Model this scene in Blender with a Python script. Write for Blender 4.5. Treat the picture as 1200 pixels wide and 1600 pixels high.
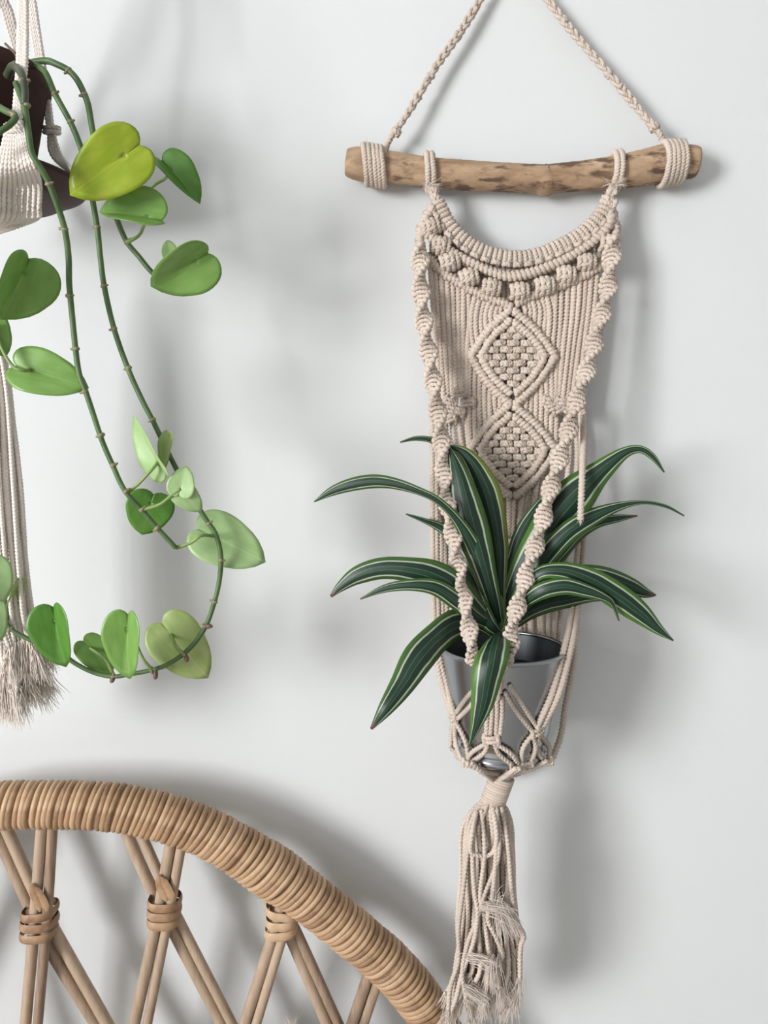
import bpy, math, random
import numpy as np
from mathutils import Vector, Matrix

random.seed(7)
rng = np.random.default_rng(7)
S = bpy.context.scene
COL = S.collection
for o in list(bpy.data.objects):
    bpy.data.objects.remove(o)

# ------------------------------------------------------------------ camera
D, F_PX, ZC, PITCH = 0.81, 1155.0, 1.38, math.radians(5.0)
CAMLOC = np.array([0.0, -D, ZC])
FW = np.array([0, math.cos(PITCH), -math.sin(PITCH)])
UP = np.array([0, math.sin(PITCH), math.cos(PITCH)])
RT = np.array([1.0, 0, 0])
cam = bpy.data.cameras.new('camera'); co = bpy.data.objects.new('camera', cam); COL.objects.link(co)
co.location = CAMLOC; co.rotation_euler = (math.pi / 2 - PITCH, 0, 0)
cam.sensor_fit = 'VERTICAL'; cam.sensor_height = 36.0; cam.sensor_width = 27.0
cam.lens = F_PX / 1600 * 36; cam.clip_start = 0.01
S.camera = co

# ------------------------------------------------------------------ light
w = bpy.data.worlds.new('world'); S.world = w; w.use_nodes = True
w.node_tree.nodes['Background'].inputs[0].default_value = (0.93, 0.97, 1.0, 1)
w.node_tree.nodes['Background'].inputs[1].default_value = 1.0

def area(name, loc, target, sx, sy, power, color):
    l = bpy.data.lights.new(name, 'AREA'); l.shape = 'RECTANGLE'; l.size = sx; l.size_y = sy
    l.energy = power; l.color = color
    o = bpy.data.objects.new(name, l); COL.objects.link(o); o.location = loc
    o.rotation_euler = (Vector(target) - Vector(loc)).to_track_quat('-Z', 'Y').to_euler()
    return o
# daylight coming in through the window of the left wall
WX, WY0, WY1, WZ0, WZ1 = -2.7, -3.5, -2.0, 1.0, 2.45
area('window_daylight', (WX - 0.12, (WY0 + WY1) / 2, (WZ0 + WZ1) / 2), (5, (WY0 + WY1) / 2, (WZ0 + WZ1) / 2),
     WY1 - WY0 - 0.1, WZ1 - WZ0 - 0.1, 238, (0.985, 0.99, 1.0))
S.view_settings.view_transform = 'Standard'; S.view_settings.look = 'None'
S.view_settings.gamma = 1.0; S.view_settings.use_curve_mapping = False
S.view_settings.exposure = 0.0

# ------------------------------------------------------------------ helpers
def P(px, py, d):
    """point seen at a pixel of the photograph, d metres in front of the back wall"""
    r = FW * F_PX + RT * (px - 600.0) + UP * (800.0 - py)
    return CAMLOC + r * ((D - d) / r[1])
def M(px, d):
    return px * (D - d) / F_PX
def PP(lst, d=None):
    return np.array([P(a[0], a[1], d if d is not None else a[2]) for a in lst])
def unit(v):
    v = np.asarray(v, float); return v / (np.linalg.norm(v) + 1e-12)

class MB:
    def __init__(s): s.v = []; s.f = []; s.uv = []; s.n = 0; s.sm = True
    def grid(s, pts, cu=False, cv=False, uv=None):
        """pts (nv, nu, 3) array of a quad grid, optionally closed in u / v"""
        nv, nu = pts.shape[:2]
        idx = np.arange(nv * nu).reshape(nv, nu) + s.n
        a = np.concatenate([idx, idx[:, :1]], 1) if cu else idx
        if cv: a = np.concatenate([a, a[:1]], 0)
        q = np.stack([a[:-1, :-1], a[:-1, 1:], a[1:, 1:], a[1:, :-1]], -1).reshape(-1, 4)
        if uv is None:
            uu, vv = np.meshgrid(np.linspace(0, 1, nu), np.linspace(0, 1, nv)); uv = np.stack([uu, vv], -1)
        s.v.append(pts.reshape(-1, 3)); s.uv.append(uv.reshape(-1, 2)); s.f.append(q); s.n += nv * nu
        return idx
    def fan(s, ring, centre, flip=False):
        k = len(ring)
        s.v.append(np.array([centre])); s.uv.append(np.array([[.5, .5]])); c = s.n; s.n += 1
        r = np.asarray(ring); r2 = np.roll(r, -1)
        q = np.stack([np.full(k, c), r2, r, r], -1) if flip else np.stack([np.full(k, c), r, r2, r2], -1)
        s.f.append(q)
    def box(s, lo, hi):
        x0, y0, z0 = lo; x1, y1, z1 = hi
        vs = np.array([[x0,y0,z0],[x1,y0,z0],[x1,y1,z0],[x0,y1,z0],[x0,y0,z1],[x1,y0,z1],[x1,y1,z1],[x0,y1,z1]], float)
        fs = np.array([[0,3,2,1],[4,5,6,7],[0,1,5,4],[1,2,6,5],[2,3,7,6],[3,0,4,7]]) + s.n
        s.v.append(vs); s.uv.append(np.zeros((8, 2))); s.f.append(fs); s.n += 8
    def build(s, name, mat, parent=None, smooth=True):
        v = np.concatenate(s.v); f = np.concatenate(s.f); uv = np.concatenate(s.uv)
        c = (v.min(0) + v.max(0)) / 2
        v = v - c
        tri = f[:, 2] == f[:, 3]
        tot = np.where(tri, 3, 4); loops = f.reshape(-1)[~np.stack([tri * 0, tri * 0, tri * 0, tri], -1).reshape(-1).astype(bool)]
        me = bpy.data.meshes.new(name)
        me.vertices.add(len(v)); me.vertices.foreach_set('co', v.astype(np.float32).ravel())
        me.loops.add(len(loops)); me.loops.foreach_set('vertex_index', loops.astype(np.int32))
        me.polygons.add(len(f)); st = np.concatenate([[0], np.cumsum(tot)[:-1]])
        me.polygons.foreach_set('loop_start', st.astype(np.int32))
        me.polygons.foreach_set('use_smooth', np.full(len(f), smooth, dtype=bool))
        ul = me.uv_layers.new(name='UVMap'); ul.data.foreach_set('uv', uv[loops].astype(np.float32).ravel())
        me.update(calc_edges=True); me.validate()
        me.materials.append(mat)
        o = bpy.data.objects.new(name, me); COL.objects.link(o)
        pw = np.zeros(3)
        if parent is not None: o.parent = parent; pw = WL[parent.name]
        o.location = c - pw; WL[o.name] = c
        return o
WL = {}
def empty(name, loc):
    o = bpy.data.objects.new(name, None); COL.objects.link(o); o.location = loc; o.empty_display_size = .02
    WL[o.name] = np.array(loc, float); return o
def tag(o, label=None, cat=None, group=None, kind=None):
    for k, val in (('label', label), ('category', cat), ('group', group), ('kind', kind)):
        if val: o[k] = val
    return o

def spline(pts, step, closed=False):
    """Catmull-Rom through pts (n, k>=3), resampled at about equal arc steps"""
    p = np.asarray(pts, float)
    if closed: p = np.concatenate([p[-1:], p, p[:2]])
    else: p = np.concatenate([2 * p[:1] - p[1:2], p, 2 * p[-1:] - p[-2:-1]])
    t = np.linspace(0, 1, 12, endpoint=False)[:, None]
    out = []
    for i in range(1, len(p) - 2):
        a, b, c, d = p[i - 1], p[i], p[i + 1], p[i + 2]
        out.append(.5 * (2 * b + (c - a) * t + (2 * a - 5 * b + 4 * c - d) * t ** 2 + (3 * b - a - 3 * c + d) * t ** 3))
    out.append(p[-2:-1]); q = np.concatenate(out)
    L = np.concatenate([[0], np.cumsum(np.linalg.norm(np.diff(q[:, :3], axis=0), axis=1))])
    n = max(3, int(round(L[-1] / step)) + 1)
    s = np.linspace(0, L[-1], n)
    return np.stack([np.interp(s, L, q[:, k]) for k in range(q.shape[1])], 1), s

def frames(q, ref=None):
    T = np.gradient(q, axis=0); T /= np.linalg.norm(T, axis=1)[:, None] + 1e-12
    ref = np.array([1., 0, 0]) if ref is None else np.asarray(ref, float)
    n = ref - T[0] * ref.dot(T[0])
    if np.linalg.norm(n) < 1e-3: n = np.array([0, 0, 1.]) - T[0] * T[0][2]
    N = np.empty_like(T); n = unit(n)
    for i in range(len(T)):
        n = n - T[i] * n.dot(T[i]); n = n / (np.linalg.norm(n) + 1e-12); N[i] = n
    return T, N, np.cross(T, N)

def tube(mb, pts, r, sides=6, step=.003, ply=0, pitch=.009, depth=.22, cap=True, taper=None, closed=False, raw=False):
    """round tube (ply=0) or twisted cord with ply strands; r is a number or one value per control point"""
    pts = np.asarray(pts, float)
    rr = np.full(len(pts), r, float) if np.isscalar(r) else np.asarray(r, float)
    if raw:
        q = np.concatenate([pts, rr[:, None]], 1)
        s = np.concatenate([[0], np.cumsum(np.linalg.norm(np.diff(pts, axis=0), axis=1))])
    else:
        q, s = spline(np.concatenate([pts, rr[:, None]], 1), step, closed)
        if closed: q = q[:-1]; s = s[:-1]
    if closed:
        T = np.roll(q[:, :3], -1, 0) - np.roll(q[:, :3], 1, 0); T /= np.linalg.norm(T, axis=1)[:, None]
        nrm = unit(np.cross(q[1, :3] - q[0, :3], q[len(q) // 3, :3] - q[0, :3])); N = np.tile(nrm, (len(q), 1)); N -= T * (N * T).sum(1)[:, None]
        N /= np.linalg.norm(N, axis=1)[:, None]; B = np.cross(T, N)
    else: T, N, B = frames(q[:, :3])
    k = ply * 3 if ply else sides
    th = np.arange(k) / k * 2 * math.pi
    prof = 1 + depth * np.cos(ply * th) if ply else np.ones(k)
    if ply: prof = prof * (1 - depth * .25)
    tw = (2 * math.pi * s / pitch + random.random() * 6.28) if ply else np.zeros(len(s))
    ang = th[None, :] + tw[:, None]
    R = q[:, 3][:, None] * prof[None, :]
    ring = q[:, None, :3] + N[:, None] * (R * np.cos(ang))[..., None] + B[:, None] * (R * np.sin(ang))[..., None]
    uv = np.stack(np.broadcast_arrays(np.arange(k)[None, :] / k, s[:, None]), -1)
    idx = mb.grid(ring, cu=True, cv=closed, uv=uv)
    if cap and not closed:
        mb.fan(idx[0], q[0, :3] - T[0] * q[0, 3] * .35, True); mb.fan(idx[-1], q[-1, :3] + T[-1] * q[-1, 3] * .35)
    return q[:, :3]

def lathe(mb, prof, centre, n=48, M3=None):
    prof = np.array(prof, float); a = np.linspace(0, 2 * math.pi, n, endpoint=False)
    pts = np.stack([prof[:, 0][:, None] * np.cos(a), prof[:, 0][:, None] * np.sin(a), np.repeat(prof[:, 1][:, None], n, 1)], -1)
    if M3 is not None: pts = pts @ M3.T
    mb.grid(pts + np.asarray(centre), cu=True)

def lump(mb, c, ax, ay, az, nu=10, nv=7, noise=0.0):
    """small rounded bead with half axes ax, ay, az (vectors)"""
    ph = np.linspace(0, math.pi, nv)[1:-1]; a = np.linspace(0, 2 * math.pi, nu, endpoint=False)
    pts = (np.sin(ph)[:, None, None] * (np.cos(a)[None, :, None] * ax + np.sin(a)[None, :, None] * ay) + np.cos(ph)[:, None, None] * az)
    if noise: pts = pts * (1 + rng.normal(0, noise, pts.shape[:2] + (1,)))
    idx = mb.grid(pts + c, cu=True)
    mb.fan(idx[0], c + az, True); mb.fan(idx[-1], c - az)

def fibres(mb, o, direction, n, length, spread, r=.00022, base=.002, droop=.0):
    direction = unit(direction)
    for _ in range(n):
        d = unit(direction + rng.normal(0, spread, 3)); L = length * random.uniform(.55, 1.1)
        st = o + rng.normal(0, base, 3); e2 = unit(d + rng.normal(0, spread * .9, 3) + np.array([0, 0, -droop]))
        pts = np.stack([st, st + d * L * .35, st + d * L * .6 + e2 * L * .12, st + d * L * .7 + e2 * L * .35])
        tube(mb, pts, [r, r, r * .8, r * .4], sides=3, raw=True, cap=False)

# ------------------------------------------------------------------ materials
def mat(name):
    m = bpy.data.materials.new(name); m.use_nodes = True
    nt = m.node_tree; b = nt.nodes['Principled BSDF']
    return m, nt, b
def N(nt, t, **kw):
    n = nt.nodes.new(t)
    for k, v in kw.items():
        if k in n.inputs: n.inputs[k].default_value = v
        else: setattr(n, k, v)
    return n
def ramp(nt, stops, interp='LINEAR'):
    r = nt.nodes.new('ShaderNodeValToRGB'); cr = r.color_ramp; cr.interpolation = interp
    while len(cr.elements) < len(stops): cr.elements.new(.5)
    for e, (p, c) in zip(cr.elements, stops): e.position = p; e.color = (*c, 1)
    return r
def bump(nt, b, src, strength, dist):
    n = nt.nodes.new('ShaderNodeBump'); n.inputs['Strength'].default_value = strength; n.inputs['Distance'].default_value = dist
    nt.links.new(src, n.inputs['Height']); nt.links.new(n.outputs[0], b.inputs['Normal'])
def mapped(nt, scale, coord='Object'):
    tc = nt.nodes.new('ShaderNodeTexCoord'); mp = nt.nodes.new('ShaderNodeMapping'); mp.inputs['Scale'].default_value = scale
    nt.links.new(tc.outputs[coord], mp.inputs[0]); return mp.outputs[0]
def noise(nt, vec, scale, detail=3.0, rough=.55):
    n = N(nt, 'ShaderNodeTexNoise', Scale=scale, Detail=detail, Roughness=rough)
    if vec is not None: nt.links.new(vec, n.inputs['Vector'])
    return n.outputs['Fac']

def cord_material(name, a, b_):
    m, nt, b = mat(name)
    oi = nt.nodes.new('ShaderNodeObjectInfo')
    f = noise(nt, mapped(nt, (1, 1, 1)), 900, 2)
    mx = N(nt, 'ShaderNodeMath', operation='MULTIPLY_ADD'); nt.links.new(oi.outputs['Random'], mx.inputs[0]); mx.inputs[1].default_value = .35
    nt.links.new(f, mx.inputs[2])
    r = ramp(nt, [(.35, b_), (.95, a)]); nt.links.new(mx.outputs[0], r.inputs[0]); nt.links.new(r.outputs[0], b.inputs['Base Color'])
    b.inputs['Roughness'].default_value = .9; b.inputs['Specular IOR Level'].default_value = .15
    b.inputs['Sheen Weight'].default_value = .12
    bump(nt, b, f, .35, .0006)
    return m
CORD = cord_material('natural_cotton_cord', (.63, .535, .458), (.50, .412, .346))
CORD_W = cord_material('pale_cotton_cord', (.82, .755, .70), (.70, .62, .56))
FIBRE = cord_material('cotton_fibre', (.82, .735, .66), (.70, .605, .53))

def wall_material(name='white_wall_paint', k=1.0):
    m, nt, b = mat(name)
    v = mapped(nt, (1, 1, 1)); f = noise(nt, v, 2.2, 3)
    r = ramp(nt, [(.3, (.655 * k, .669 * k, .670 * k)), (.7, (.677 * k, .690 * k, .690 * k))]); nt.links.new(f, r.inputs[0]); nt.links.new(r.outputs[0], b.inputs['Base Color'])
    b.inputs['Roughness'].default_value = .75; b.inputs['Specular IOR Level'].default_value = .2
    bump(nt, b, noise(nt, v, 260, 2), .05, .002)
    return m
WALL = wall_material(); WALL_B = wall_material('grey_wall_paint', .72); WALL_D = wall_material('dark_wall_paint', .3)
def floor_material():
    m, nt, b = mat('pale_limed_floor')
    v = mapped(nt, (1, 8, 1)); f = noise(nt, v, 6, 5)
    r = ramp(nt, [(.3, (.36, .33, .30)), (.7, (.47, .44, .40))]); nt.links.new(f, r.inputs[0]); nt.links.new(r.outputs[0], b.inputs['Base Color'])
    b.inputs['Roughness'].default_value = .5
    return m
FLOOR = floor_material()
def driftwood_material():
    m, nt, b = mat('weathered_driftwood')
    v = mapped(nt, (9, 30, 30)); f = noise(nt, v, 2.0, 6, .62)
    r = ramp(nt, [(.28, (.20, .12, .07)), (.45, (.36, .235, .14)), (.6, (.47, .33, .21)), (.8, (.56, .43, .29))])
    nt.links.new(f, r.inputs[0])
    v2 = mapped(nt, (26, 60, 75)); f2 = noise(nt, v2, 1.15, 4, .6)
    k = ramp(nt, [(.50, (0, 0, 0)), (.60, (1, 1, 1))]); nt.links.new(f2, k.inputs[0])
    big = noise(nt, mapped(nt, (7, 12, 12)), 1.4, 2); bk = ramp(nt, [(.36, (0, 0, 0)), (.52, (1, 1, 1))]); nt.links.new(big, bk.inputs[0])
    ml = N(nt, 'ShaderNodeMath', operation='MULTIPLY'); nt.links.new(k.outputs[0], ml.inputs[0]); nt.links.new(bk.outputs[0], ml.inputs[1])
    mx = N(nt, 'ShaderNodeMix', data_type='RGBA'); nt.links.new(ml.outputs[0], mx.inputs['Factor'])
    nt.links.new(r.outputs[0], mx.inputs['A']); mx.inputs['B'].default_value = (.12, .07, .045, 1)
    nt.links.new(mx.outputs['Result'], b.inputs['Base Color']); b.inputs['Roughness'].default_value = .75
    bump(nt, b, f2, .5, .002)
    return m
WOOD = driftwood_material()
def cane_material(name, stops, stretch, vary=.55):
    m, nt, b = mat(name)
    oi = nt.nodes.new('ShaderNodeObjectInfo')
    f = noise(nt, mapped(nt, stretch), 1.0, 4)
    mx = N(nt, 'ShaderNodeMath', operation='MULTIPLY_ADD'); nt.links.new(oi.outputs['Random'], mx.inputs[0]); mx.inputs[1].default_value = vary; nt.links.new(f, mx.inputs[2])
    sb = N(nt, 'ShaderNodeMath', operation='SUBTRACT'); nt.links.new(mx.outputs[0], sb.inputs[0]); sb.inputs[1].default_value = vary / 2
    r = ramp(nt, stops); nt.links.new(sb.outputs[0], r.inputs[0])
    nt.links.new(r.outputs[0], b.inputs['Base Color']); b.inputs['Roughness'].default_value = .48; b.inputs['Specular IOR Level'].default_value = .35
    bump(nt, b, f, .2, .0008)
    return m
CANE = cane_material('wrapped_cane', [(.12, (.22, .125, .068)), (.34, (.36, .225, .128)), (.6, (.47, .31, .185)), (.85, (.55, .385, .245))], (60, 60, 60))
ROD = cane_material('rattan_rod', [(.12, (.19, .13, .09)), (.38, (.31, .22, .155)), (.62, (.39, .285, .20)), (.9, (.46, .345, .25))], (220, 220, 22), .85)
def simple(name, c, rough, metal=0.0, spec=.5):
    m, nt, b = mat(name); b.inputs['Base Color'].default_value = (*c, 1); b.inputs['Roughness'].default_value = rough
    b.inputs['Metallic'].default_value = metal; b.inputs['Specular IOR Level'].default_value = spec
    return m, nt, b
def zinc_material():
    m, nt, b = simple('galvanized_zinc', (.42, .44, .46), .3, 1.0)
    b.inputs['Base Color'].default_value = (.34, .36, .385, 1); b.inputs['Roughness'].default_value = .24
    return m
ZINC = zinc_material()
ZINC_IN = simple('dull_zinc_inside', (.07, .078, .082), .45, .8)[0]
def soil_material():
    m, nt, b = simple('potting_soil', (.02, .014, .01), .95)
    f = noise(nt, mapped(nt, (1, 1, 1)), 260, 4)
    r = ramp(nt, [(.3, (.008, .006, .005)), (.7, (.05, .035, .025))]); nt.links.new(f, r.inputs[0]); nt.links.new(r.outputs[0], b.inputs['Base Color'])
    bump(nt, b, f, 1, .004); return m
SOIL = soil_material()
BROWN = simple('brown_plastic', (.055, .028, .024), .55, 0.0, .15)[0]
STEEL = simple('steel_nail', (.5, .5, .5), .35, 1.0)[0]
WHITE = simple('white_window_paint', (.8, .8, .8), .4)[0]

def striped_leaf(name, tip, ed=(.026, .076, .017), ed2=(.060, .13, .024)):
    m, nt, b = mat(name)
    uv = nt.nodes.new('ShaderNodeTexCoord'); sp = nt.nodes.new('ShaderNodeSeparateXYZ'); nt.links.new(uv.outputs['UV'], sp.inputs[0])
    nz = noise(nt, mapped(nt, (3, 8, 1), 'UV'), 1.2, 2)
    ad = N(nt, 'ShaderNodeMath', operation='MULTIPLY_ADD'); nt.links.new(nz, ad.inputs[0]); ad.inputs[1].default_value = .07; nt.links.new(sp.outputs['X'], ad.inputs[2])
    dk = (.007, .026, .014); dk2 = (.012, .043, .021); wh = (.42, .48, .35)
    r = ramp(nt, [(.03, ed2), (.165, ed), (.195, wh), (.225, wh), (.25, dk), (.42, dk), (.435, (.09, .17, .09)), (.45, dk2), (.60, dk2), (.62, (.06, .13, .07)), (.64, dk),
                  (.80, dk), (.825, wh), (.85, wh), (.88, ed), (1.0, ed2)])
    nt.links.new(ad.outputs[0], r.inputs[0])
    br = ramp(nt, [(.955, (0, 0, 0)), (.985, (tip, tip, tip))]); nt.links.new(sp.outputs['Y'], br.inputs[0])
    mx = N(nt, 'ShaderNodeMix', data_type='RGBA'); nt.links.new(br.outputs[0], mx.inputs['Factor']); nt.links.new(r.outputs[0], mx.inputs['A']); mx.inputs['B'].default_value = (.12, .06, .04, 1)
    nt.links.new(mx.outputs['Result'], b.inputs['Base Color']); b.inputs['Roughness'].default_value = .38
    fine = nt.nodes.new('ShaderNodeTexWave'); fine.inputs['Scale'].default_value = 9; nt.links.new(uv.outputs['UV'], fine.inputs[0])
    bump(nt, b, fine.outputs['Fac'], .12, .001)
    tr = N(nt, 'ShaderNodeBsdfTranslucent'); nt.links.new(mx.outputs['Result'], tr.inputs[0])
    ms = nt.nodes.new('ShaderNodeMixShader'); ms.inputs[0].default_value = .12
    nt.links.new(b.outputs[0], ms.inputs[1]); nt.links.new(tr.outputs[0], ms.inputs[2]); nt.links.new(ms.outputs[0], nt.nodes['Material Output'].inputs[0])
    return m
STRIPED = striped_leaf('striped_dracaena_leaf', 0.0); STRIPED_Y = striped_leaf('yellow_edged_dracaena_leaf', 0.0, (.10, .15, .018), (.17, .22, .03)); STRIPED_G = striped_leaf('green_edged_dracaena_leaf', 0.0, (.04, .12, .016), (.085, .20, .028)); STRIPED_TIP = striped_leaf('brown_tipped_dracaena_leaf', 1.0)
def heart_leaf(name, c, c2):
    m, nt, b = mat(name)
    uv = nt.nodes.new('ShaderNodeTexCoord'); sp = nt.nodes.new('ShaderNodeSeparateXYZ'); nt.links.new(uv.outputs['UV'], sp.inputs[0])
    f = noise(nt, mapped(nt, (5, 3, 1), 'UV'), 1.3, 3)
    r = ramp(nt, [(.3, c), (.72, c2)]); nt.links.new(f, r.inputs[0])
    rib = ramp(nt, [(.485, (0, 0, 0)), (.5, (1, 1, 1)), (.515, (0, 0, 0))]); nt.links.new(sp.outputs['X'], rib.inputs[0])
    ml = N(nt, 'ShaderNodeMath', operation='MULTIPLY'); nt.links.new(rib.outputs[0], ml.inputs[0]); ml.inputs[1].default_value = .35
    mx = N(nt, 'ShaderNodeMix', data_type='RGBA'); nt.links.new(ml.outputs[0], mx.inputs['Factor']); nt.links.new(r.outputs[0], mx.inputs['A'])
    mx.inputs['B'].default_value = (c2[0] * 1.5 + .06, c2[1] * 1.3 + .06, c2[2] * 1.5 + .03, 1)
    nt.links.new(mx.outputs['Result'], b.inputs['Base Color']); b.inputs['Roughness'].default_value = .36
    tr = N(nt, 'ShaderNodeBsdfTranslucent'); nt.links.new(mx.outputs['Result'], tr.inputs[0])
    ms = nt.nodes.new('ShaderNodeMixShader'); ms.inputs[0].default_value = .25
    nt.links.new(b.outputs[0], ms.inputs[1]); nt.links.new(tr.outputs[0], ms.inputs[2]); nt.links.new(ms.outputs[0], nt.nodes['Material Output'].inputs[0])
    return m
HL = {'yellow': heart_leaf('yellow_green_leaf', (.30, .42, .02), (.42, .50, .05)),
      'dark': heart_leaf('deep_green_leaf', (.095, .25, .03), (.14, .32, .06)),
      'mid': heart_leaf('fresh_green_leaf', (.19, .37, .075), (.26, .45, .12)),
      'pale': heart_leaf('pale_green_leaf', (.38, .57, .24), (.48, .65, .33)),
      'olive': heart_leaf('pale_olive_leaf', (.38, .50, .16), (.48, .57, .26))}
def stem_material(name, c, c2):
    m, nt, b = mat(name); f = noise(nt, mapped(nt, (40, 40, 40)), 1.3, 3)
    r = ramp(nt, [(.35, c), (.7, c2)]); nt.links.new(f, r.inputs[0]); nt.links.new(r.outputs[0], b.inputs['Base Color']); b.inputs['Roughness'].default_value = .5
    return m
VINE = stem_material('green_vine_stem', (.045, .10, .028), (.10, .17, .055))
VINE_OLD = stem_material('old_vine_stem', (.045, .06, .035), (.09, .10, .06))
NODE = stem_material('vine_node', (.16, .13, .07), (.28, .23, .13))
ROOT = stem_material('aerial_root', (.10, .05, .04), (.16, .09, .07))
PETIOLE = stem_material('petiole', (.16, .26, .06), (.26, .34, .12))
STALK = stem_material('dracaena_stalk', (.10, .16, .05), (.2, .25, .1))

# ------------------------------------------------------------------ the setting
def struct(name, mb, m, parent=None):
    o = mb.build(name, m, parent, smooth=False)
    if parent is None: o['kind'] = 'structure'
    return o
X0, X1, Y0, ZT = WX, 2.4, -4.4, 2.6
mb = MB(); mb.box((X0 - .1, 0, 0), (X1 + .1, .1, ZT)); struct('wall_back', mb, WALL)
mb = MB(); mb.box((X0 - .1, Y0 - .1, -.1), (X1 + .1, .1, 0)); struct('floor', mb, FLOOR)
mb = MB(); mb.box((X0 - .1, Y0 - .1, ZT), (X1 + .1, .1, ZT + .1)); struct('ceiling', mb, WALL)
mb = MB(); mb.box((X1, Y0, 0), (X1 + .1, 0, ZT)); struct('wall_right', mb, WALL_B)
mb = MB(); mb.box((X0 - .1, Y0 - .1, 0), (X1 + .1, Y0, ZT)); struct('wall_front', mb, WALL_D)
mb = MB(); mb.box((X0 - .1, Y0, 0), (X0, 0, WZ0)); mb.box((X0 - .1, Y0, WZ1), (X0, 0, ZT))
mb.box((X0 - .1, Y0, WZ0), (X0, WY0, WZ1)); mb.box((X0 - .1, WY1, WZ0), (X0, 0, WZ1)); struct('wall_left', mb, WALL_B)
mb = MB(); e = .05
mb.box((X0 - .07, WY0, WZ0), (X0 - .03, WY1, WZ0 + e)); mb.box((X0 - .07, WY0, WZ1 - e), (X0 - .03, WY1, WZ1))
for yy in (WY0, (WY0 + WY1) / 2 - e / 2, WY1 - e): mb.box((X0 - .07, yy, WZ0 + e), (X0 - .03, yy + e, WZ1 - e))
struct('window_1', mb, WHITE)

# ------------------------------------------------------------------ rattan chair
DC = .068                                   # distance of the chair back from the wall
CX = P(72, 1262, DC)[0]
arch_r = [(72, 1257), (150, 1259), (215, 1267), (300, 1291), (368, 1325), (430, 1365), (487, 1406), (544, 1452), (602, 1501), (650, 1554), (687, 1612), (720, 1690), (748, 1785), (760, 1880), (764, 1980)]
right = PP(arch_r, DC)
left = right[1:].copy(); left[:, 0] = 2 * CX - left[:, 0]
end_z = .43
tailr = np.array([[right[-1][0], -DC, right[-1][2] - (right[-1][2] - end_z) * t] for t in (.5, 1.0)])
taill = tailr.copy(); taill[:, 0] = 2 * CX - taill[:, 0]
arch_pts = np.concatenate([taill[::-1], left[::-1], right, tailr])
chair = empty('rattan_chair', (CX, -.42, 0))
tag(chair, 'natural rattan chair with an arched cane-wrapped back of crossing rod pairs', 'chair')
mb = MB(); AR = M(33.5, DC); q = tube(mb, arch_pts, AR, sides=16, step=.01)
arch = mb.build('arch_frame', CANE, chair)
# cane binding, strip by strip
ring = MB(); a = np.linspace(0, 2 * math.pi, 30, endpoint=False); RR = AR + .0004; mr = .0035
rp = np.stack([np.cos(a) * RR, np.sin(a) * RR, .0022 * np.sin(a + .6)], -1); cr = np.linspace(0, 2 * math.pi, 6, endpoint=False)
radial = np.stack([np.cos(a), np.sin(a), 0 * a], -1)
gp = rp[:, None] + radial[:, None] * (np.cos(cr) * mr * .85)[None, :, None] + np.array([0, 0, 1.])[None, None] * (np.sin(cr) * mr)[None, :, None]
ring.grid(gp, cu=True, cv=True)
strip0 = ring.build('binding_strip', CANE, arch); ringmesh = strip0.data
qs, ss = spline(arch_pts, .0061); T, Nn, B = frames(qs, (0, 1, 0))
zvis = P(0, 1900, DC)[2]
stations = [i for i in range(len(qs)) if qs[i, 2] > zvis]
stations = sorted(stations, key=lambda i: -qs[i, 2] + (0 if qs[i, 0] > CX - .12 else .2))[:290]
for j, i in enumerate(stations):
    o = strip0 if j == 0 else strip0.copy()
    if j: COL.objects.link(o); o.parent = arch
    t = T[i]; ydir = np.array([0, 1., 0]); n = unit(np.cross(ydir, t))
    m3 = Matrix(np.stack([n, np.cross(t, n), t], 1).tolist())
    m3 = m3 @ Matrix.Rotation(math.radians(random.uniform(12, 17)), 3, 'Y') @ Matrix.Rotation(math.radians(random.uniform(-13, -6)), 3, 'X')
    # the wrapping swells over the place where the rods of the third crossing are tucked in
    s_bulge = 1 + .12 * math.exp(-((np.linalg.norm(qs[i] - P(425, 1362, DC))) / .03) ** 2) + random.uniform(-.012, .018)
    m4 = Matrix.Translation(qs[i] - WL[arch.name]) @ m3.to_4x4() @ Matrix.Diagonal((s_bulge, s_bulge, random.uniform(.9, 1.05), 1))
    o.matrix_local = m4

def rod(pts, dpth, r_px=9.6):
    p = PP(pts, DC - dpth)
    last, prev = p[-1], p[-2]
    dirv = (last - prev) / abs(last[2] - prev[2])
    ext = last + dirv * (last[2] - .46) * .98
    ext[0] = CX + np.clip(ext[0] - CX, -.33, .33)
    p = np.concatenate([p, [last + dirv * .07, (last + dirv * .07 + ext) / 2, ext]])
    mbr = MB(); tube(mbr, p, M(r_px, DC), sides=10, step=.012); mbr.build('back_rod', ROD, chair)
    return p
def rod_m(p):
    p = p.copy(); p[:, 0] = 2 * CX - p[:, 0]; mbr = MB(); tube(mbr, p, M(9.6, DC), sides=10, step=.02); mbr.build('back_rod', ROD, chair)
A, Bk = -.007, .009                         # the falling pair passes behind, the near-vertical pair in front
rod([(-12, 1285), (0, 1312), (47, 1417), (78, 1483), (150, 1600)], Bk); rod([(2, 1278), (14, 1303), (47, 1377), (78, 1440), (93, 1468), (168, 1600)], Bk)
rod([(68, 1275), (65, 1300), (55, 1427), (40, 1600)], A, 9.3); rod([(85, 1275), (82, 1297), (74, 1427), (59, 1600)], A, 8.2)
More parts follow.
